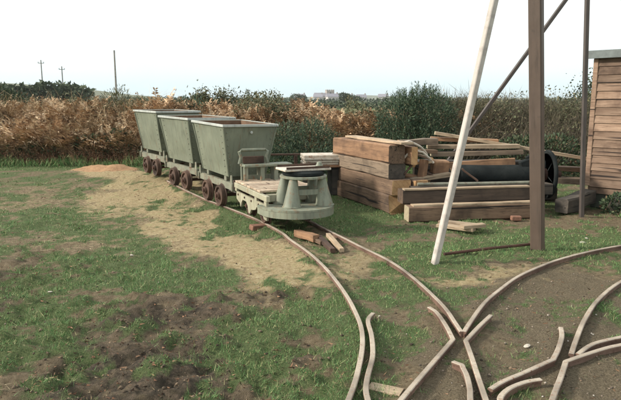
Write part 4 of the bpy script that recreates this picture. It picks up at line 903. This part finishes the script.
bush('hedge_shrub', 'dark upright shrub rising behind the gap of the farthest two tubs', 'shrub', -3.35, 15.8, 0.5, [(-0.3, 0, 0.65, 0.25, 0.3, 0.55), (0.1, 0, 0.7, 0.25, 0.3, 0.55), (0.4, 0.1, 0.72, 0.25, 0.3, 0.55), (0.1, 0, 0.4, 0.6, 0.4, 0.4)], 2600, 0.06, 0.03, MT['gorse'], 1.0, GBU, 10)
bush('bramble_bush', 'dark bramble mound low in the bracken left of the tubs', 'bush', -4.75, 13.9, 0.1, [(-0.3, 0, 0.35, 0.5, 0.4, 0.42), (0.35, 0, 0.4, 0.5, 0.4, 0.45)], 2600, 0.07, 0.04, MT['bramble'], 0.4, GBU, 5)
bush('bramble_bush', 'dark bramble mound in the bracken bank near the left edge', 'bush', -6.3, 13.85, 0.1, [(-0.5, 0, 0.25, 0.7, 0.4, 0.3), (0.3, 0, 0.3, 0.6, 0.4, 0.35)], 2400, 0.07, 0.04, MT['bramble'], 0.4, GBU, 5)
bush('hedge_shrub', 'dark shrub mass at the far left end of the bank', 'shrub', -9.0, 16.2, 0.5, [(-1.2, 0, 0.9, 1.0, 0.6, 0.85), (0.2, 0, 0.95, 1.0, 0.6, 0.8), (1.1, 0.2, 0.75, 0.7, 0.6, 0.6)], 5200, 0.08, 0.045, MT['bramble'], 0.5, GBU, 8)
bush('bramble_bush', 'dark scrub clump low behind the wheel between brown post and shed', 'bush', 4.8, 12.6, 0.0, [(-0.4, 0, 0.4, 0.6, 0.4, 0.5), (0.4, 0, 0.42, 0.6, 0.4, 0.5)], 3400, 0.07, 0.035, MT['bramble'], 0.5, GBU, 6)
bush('bramble_bush', 'dark brambles in the shade at the foot of the shed wall', 'bush', 4.5, 8.55, 0.0, [(-0.12, 0, 0.1, 0.2, 0.14, 0.17), (0.25, -0.3, 0.1, 0.22, 0.14, 0.15)], 900, 0.05, 0.03, MT['bramble'], 0.4, GBU, 4)
bush('gorse_bush', 'small green gorse bush rising from bracken between tree and big gorse', 'bush', -1.05, 15.6, 0.55, [(0, 0, 0.4, 0.7, 0.4, 0.5), (0.6, 0, 0.35, 0.5, 0.4, 0.42)], 1500, 0.06, 0.014, MT['gorse'], 0.9, GBU, 6, True)
tree('thorn_tree', 'small wind blown tree rising behind the nearest tub', -3.0, 18.2, 0.35, 1.9, 0.13, 3600, 0.075, 0.035, MT['olive'], 5, 0.06, 'small trees behind the bank')
tree('thorn_tree', 'thin grey tree with sparse leaves beside the shed', 7.45, 17.2, 0.5, 2.0, 0.24, 1900, 0.08, 0.04, MT['farleaf'], 9, 0.06, 'small trees behind the bank')
for i, (px, lab) in enumerate(((-1.78, 'tall dead stalk standing right of the small tree'), (-1.55, 'second tall dead stalk right of the small tree'), (-1.0, 'lone dead stalk on the skyline left of the distant tower'))):
    t = thing('dead_stalk', lab, 'stalk', (px, 17.5, 0.4), 0, 'dead stalks on the skyline')
    MB().tube([(0, 0, 0), (0.02, 0, 0.8), (0.0, 0, 1.42 - i * 0.06)], [0.012, 0.01, 0.006], 5).build('stem', MT['bark'], t)
    k = 130; P = np.stack([rng.normal(0, 0.04, k), rng.normal(0, 0.04, k), 1.32 - i * 0.06 + rng.normal(0, 0.09, k)], 1); v, f = leaf_quads(P, rdir(k), rdir(k), np.full(k, 0.05), np.full(k, 0.03)); tag(np_mesh('seed_head', v, f, MT['bramble'], t), kind='stuff')

# distant skyline: hedges, trees, village
def far_hedge(name, pts, hgt, dep, n, m, ln):
    x = []; y = []
    for (ax_, ay), (bx_, by_) in zip(pts[:-1], pts[1:]):
        k = n // (len(pts) - 1); s = rng.random(k); x.append(ax_ + (bx_ - ax_) * s); y.append(ay + (by_ - ay) * s)
    x = np.concatenate(x); y = np.concatenate(y) + rng.normal(0, dep, len(x)); nn_ = len(x)
    hh = hgt * (0.5 + 0.9 * fbm(x * 0.12, y * 0.05, 91)); P = np.stack([x, y, rng.random(nn_) * hh - 0.2], 1)
    v, f = leaf_quads(P, rdir(nn_), rdir(nn_), ln * (0.6 + rng.random(nn_)), ln * 0.6 * (0.6 + rng.random(nn_)))
    return tag(np_mesh(name, v, f, m), kind='stuff')
far_hedge('far_hedge', [(-75, 88), (-52, 92), (-36, 100)], 4.6, 1.5, 9000, MT['farleaf'], 0.7)
far_hedge('far_hedge', [(-42, 118), (-25, 118), (-8, 122), (22, 118), (70, 112)], 1.7, 1.0, 8000, MT['farleaf'], 0.5)
far_hedge('far_hedge', [(-160, 290), (-60, 300), (60, 300), (220, 290)], 2.6, 2.5, 8000, MT['farleaf'], 1.1)
def far_tree(x, y, h, w_, lab):
    t = thing('far_tree', lab, 'tree', (x, y, 0), 0, 'trees on the distant skyline')
    MB().tube([(0, 0, 0), (0, 0, h * 0.6)], [h * 0.04, h * 0.02], 6).build('trunk', MT['bark'], t)
    P, d = blob_points([(-w_ * 0.3, 0, h * 0.6, w_ * 0.6, w_ * 0.5, h * 0.36), (w_ * 0.35, 0, h * 0.55, w_ * 0.5, w_ * 0.5, h * 0.3)], 900)
    v, f = leaf_quads(P, rdir(900), rdir(900), np.full(900, h * 0.12), np.full(900, h * 0.07)); np_mesh('crown', v, f, MT['farleaf'], t)
far_tree(-4.0, 210, 4.0, 3.6, 'small dark tree on the skyline left of the distant tower')
far_tree(12.2, 215, 4.6, 2.6, 'dark tree on the skyline right of the distant tower')
far_tree(16.5, 230, 3.8, 3.2, 'low dark tree on the skyline beside the big gorse bush')
ct = thing('church_tower', 'pale distant church tower on the skyline above the bracken', 'tower', (17.5, 560, 0), 0.2)
b = MB(); b.box((0, 0, 5.0), (7, 7, 10)); b.build('tower', MT['tower'], ct)
b = MB()
for sx in (-2.9, -1, 1, 2.9):
    for sy in (-3.2, 3.2): b.box((sx, sy, 10.5), (1.1, 0.6, 1.0)); b.box((sy, sx, 10.5), (0.6, 1.1, 1.0))
b.build('battlement', MT['tower'], ct)
b = MB(); b.box((-9, 0, 2.6), (11, 6.5, 5.2)); b.build('nave', MT['tower'], ct)
b = MB(); b.prism([(-3.6, 5.2), (3.6, 5.2), (0, 8.2)], 'X', -14.5, -3.5); b.build('roof', MT['slate'], ct)
b = MB(); b.prism([(-0.8, 6.2), (0.8, 6.2), (0.8, 8), (0, 9), (-0.8, 8)], 'Y', -3.55, -3.4); b.build('belfry_opening', MT['pane'], ct)
for i, (x, y, rz, sw, lab) in enumerate(((-8, 480, 0.2, 12, 'leftmost pale far house of the village'), (6, 470, -0.1, 11, 'pale far house left of the church tower'), (16, 450, 0.3, 14, 'long pale far house just below the church tower'), (31, 500, 0.0, 11, 'pale far house just right of the church tower'), (43, 520, 0.25, 13, 'far pale house of the village below the skyline trees'), (57, 480, -0.2, 12, 'rightmost pale far house near the big gorse bush'))):
    t = thing('far_house', lab, 'house', (x, y, 0), rz, 'far houses of the village')
    sw *= 0.62
    MB().box((0, 0, 2.0), (sw, 6, 4.0)).build('wall', MT['house'], t)
    rf = MB().prism([(-3.4, 4.0), (3.4, 4.0), (0, 6.4)], 'X', -sw / 2 - 0.3, sw / 2 + 0.3).build('roof', MT['slate'], t)
    MB().box((sw / 2 - 0.6, 0, 6.5), (0.9, 0.9, 1.6)).build('chimney', MT['tower'], rf)
    for xx in (-sw * 0.3, 0, sw * 0.3): MB().box((xx, -3.02, 2.2), (1.2, 0.06, 1.4)).build('window', MT['pane'], t)

# ------------------------------------------------------------------ grass, straw, litter, pebbles
def scatter(n, y0, y1, pw=1.0):
    y = y0 * (y1 / y0) ** (rng.random(n) ** pw); hw = 0.56 * y + 0.35; x = rng.uniform(-1, 1, n) * hw; return x, y
def blades(name, n, m, pick, h0, h1, wd, lean):
    x, y = scatter(n, 2.6, 14.2)
    M_ = masks(x, y); k = pick(M_) > rng.random(n); x, y = x[k], y[k]; M_ = [q[k] for q in M_]; n = len(x)
    z = height(x, y, M_) - 0.004; P = np.stack([x, y, z], 1); D = rng.normal(0, lean, (n, 3)); D[:, 2] = 1 if lean < 2 else 0.25; D /= np.linalg.norm(D, axis=1, keepdims=True)
    sc_ = np.clip(y / 5.0, 0.8, 2.0); L = (h0 + (h1 - h0) * rng.random(n) ** 2) * (0.5 + fbm(x * 4, y * 4, 17)) ; W = wd * sc_ * (0.7 + 0.6 * rng.random(n))
    S = np.cross(D, rdir(n)); S /= np.linalg.norm(S, axis=1, keepdims=True)
    v = np.stack([P - S * W[:, None] / 2, P + S * W[:, None] / 2, P + D * L[:, None]], 1).reshape(-1, 3)
    return tag(np_mesh(name, v, np.arange(len(v)).reshape(-1, 3), m), kind='stuff')
blades('grass', 240000, MT['grass'], lambda M_: ss(0.35, 0.8, M_[0]), 0.010, 0.042, 0.0045, 0.6)
def tufts(nc, per, m):
    x, y = scatter(nc, 2.6, 13.5); M_ = masks(x, y); k = M_[0] > 0.45 + 0.5 * rng.random(nc); x, y = x[k], y[k]; nc = len(x)
    rad = 0.03 + 0.05 * rng.random(nc); x = np.repeat(x, per) + rng.normal(0, 1, nc * per) * np.repeat(rad, per); y = np.repeat(y, per) + rng.normal(0, 1, nc * per) * np.repeat(rad, per); n = len(x)
    P = np.stack([x, y, height(x, y) - 0.004], 1); D = rng.normal(0, 0.55, (n, 3)); D[:, 2] = 1; D /= np.linalg.norm(D, axis=1, keepdims=True)
    L = (0.03 + 0.05 * rng.random(n)) * np.repeat(0.6 + 0.7 * rng.random(nc), per); W = 0.0042 * np.clip(y / 5, 0.8, 2)
    S = np.cross(D, rdir(n)); S /= np.linalg.norm(S, axis=1, keepdims=True); T2 = P + D * L[:, None]; T2[:, 2] -= L * 0.15
    v = np.stack([P - S * W[:, None] / 2, P + S * W[:, None] / 2, T2], 1).reshape(-1, 3)
    return tag(np_mesh('grass', v, np.arange(len(v)).reshape(-1, 3), m), kind='stuff')
tufts(1900, 32, MT['grass'])
blades('dry_grass', 60000, MT['straw'], lambda M_: np.clip(0.12 + 0.75 * M_[1] - 0.5 * M_[3], 0, 1), 0.02, 0.06, 0.0032, 2.6)
blades('leaf_litter', 26000, MT['litter'], lambda M_: np.clip(0.25 + 0.6 * M_[2] + 0.2 * M_[3], 0, 1), 0.015, 0.04, 0.016, 2.6)
def pebbles(name, n, pick, s0, s1, m):
    x, y = scatter(n, 2.6, 12); M_ = masks(x, y); k = pick(M_) > rng.random(n); x, y = x[k], y[k]; z = height(x, y); n = len(x)
    s = s0 + (s1 - s0) * rng.random(n) ** 3
    o = np.array([(1, 0, 0), (-1, 0, 0), (0, 1, 0), (0, -1, 0), (0, 0, 1), (0, 0, -1)], float); f = np.array([(0, 2, 4), (2, 1, 4), (1, 3, 4), (3, 0, 4), (2, 0, 5), (1, 2, 5), (3, 1, 5), (0, 3, 5)])
    v = o[None] * (0.6 + 0.7 * rng.random((n, 6, 1))) * s[:, None, None] * np.array([1, 1, 0.7]); a = rng.random(n) * 6.28; c, q = np.cos(a)[:, None], np.sin(a)[:, None]
    v = np.stack([v[..., 0] * c - v[..., 1] * q, v[..., 0] * q + v[..., 1] * c, v[..., 2]], 2) + np.stack([x, y, z + s * 0.2], 1)[:, None]
    ff = (f[None] + np.arange(n)[:, None, None] * 6).reshape(-1, 3); return tag(np_mesh(name, v.reshape(-1, 3), ff, m), kind='stuff')
pebbles('pebbles', 7000, lambda M_: np.clip(0.05 + 0.9 * M_[3] + 0.15 * M_[1], 0, 1), 0.003, 0.013, MT['gravel'])
pebbles('clods', 8000, lambda M_: np.clip(0.02 + 0.8 * M_[2] + 0.06 * (1 - M_[0]), 0, 1), 0.004, 0.018, MT['clod'])
for i, (x, y, s, lab) in enumerate(((3.17, 6.85, 0.03, 'larger white stone in the grass right of the brown post'), (3.27, 6.98, 0.02, 'smaller white stone in the grass right of the brown post'), (-1.86, 6.1, 0.02, 'pale stone on bare earth in the middle of the left field'), (-2.2, 4.9, 0.018, 'pale stone in the grass at the left'), (1.42, 3.75, 0.022, 'pale stone beside the upturned rail end'))):
    b = MB(); b.lathe([(0, -s * 0.4), (s * 0.9, -s * 0.2), (s * 1.1, s * 0.15), (s * 0.6, s * 0.5), (0, s * 0.6)], 'Z', (0, 0, 0), 7); o = b.build('pale_stone', MT['stone'], loc=(x, y, float(H([x], [y])[0]) + s * 0.2)); o.scale = (1.3, 0.9, 0.9); o.rotation_euler = (0.2, 0.1, i); tag(o, lab, 'stone', 'pale stones')
# spoil heap beside the far tub
x = np.linspace(-1, 1, 26); XX, YY = np.meshgrid(x, x); rr = np.sqrt(XX ** 2 + YY ** 2)
ZZ = 0.13 * (1 - ss(0.1, 1.0, rr)) * (0.7 + 0.7 * fbm(XX * 3 + 9, YY * 3, 5)) - 0.03
hx, hy = -4.35 + XX * 0.95, 12.75 + YY * 0.55
ZZ = ZZ + H(hx, hy)
ii = (np.arange(25)[:, None] * 26 + np.arange(25)[None]).ravel()
m, t, p = mat('rust_spoil'); v = coords(t); f_ = noise(t, v, 12, 8, 0.75)
t.links.new(ramp(t, f_, [(0.3, (0.20, 0.105, 0.05)), (0.7, (0.44, 0.27, 0.14))]), p.inputs['Base Color']); p.inputs['Roughness'].default_value = 0.95; bump(t, p, f_, 0.6, 0.03)
o = np_mesh('spoil_heap', np.stack([hx.ravel(), hy.ravel(), ZZ.ravel()], 1), np.stack([ii, ii + 1, ii + 27, ii + 26], 1), m); tag(o, kind='structure')

# ------------------------------------------------------------------ haze: closed box round the whole scene
HAZE = 0.00022
if HAZE > 0:
    b = MB(); b.box((0, 1150, 14), (5600, 2900, 34)); m = bpy.data.materials.new('haze'); m.use_nodes = True; t = m.node_tree; t.nodes.clear()
    vo = nd(t, 'ShaderNodeVolumePrincipled'); vo.inputs['Color'].default_value = (0.93, 0.97, 0.99, 1); vo.inputs['Density'].default_value = HAZE; vo.inputs['Anisotropy'].default_value = 0.2
    mo = nd(t, 'ShaderNodeOutputMaterial'); t.links.new(vo.outputs[0], mo.inputs['Volume'])
    tag(b.build('haze', m), kind='stuff')
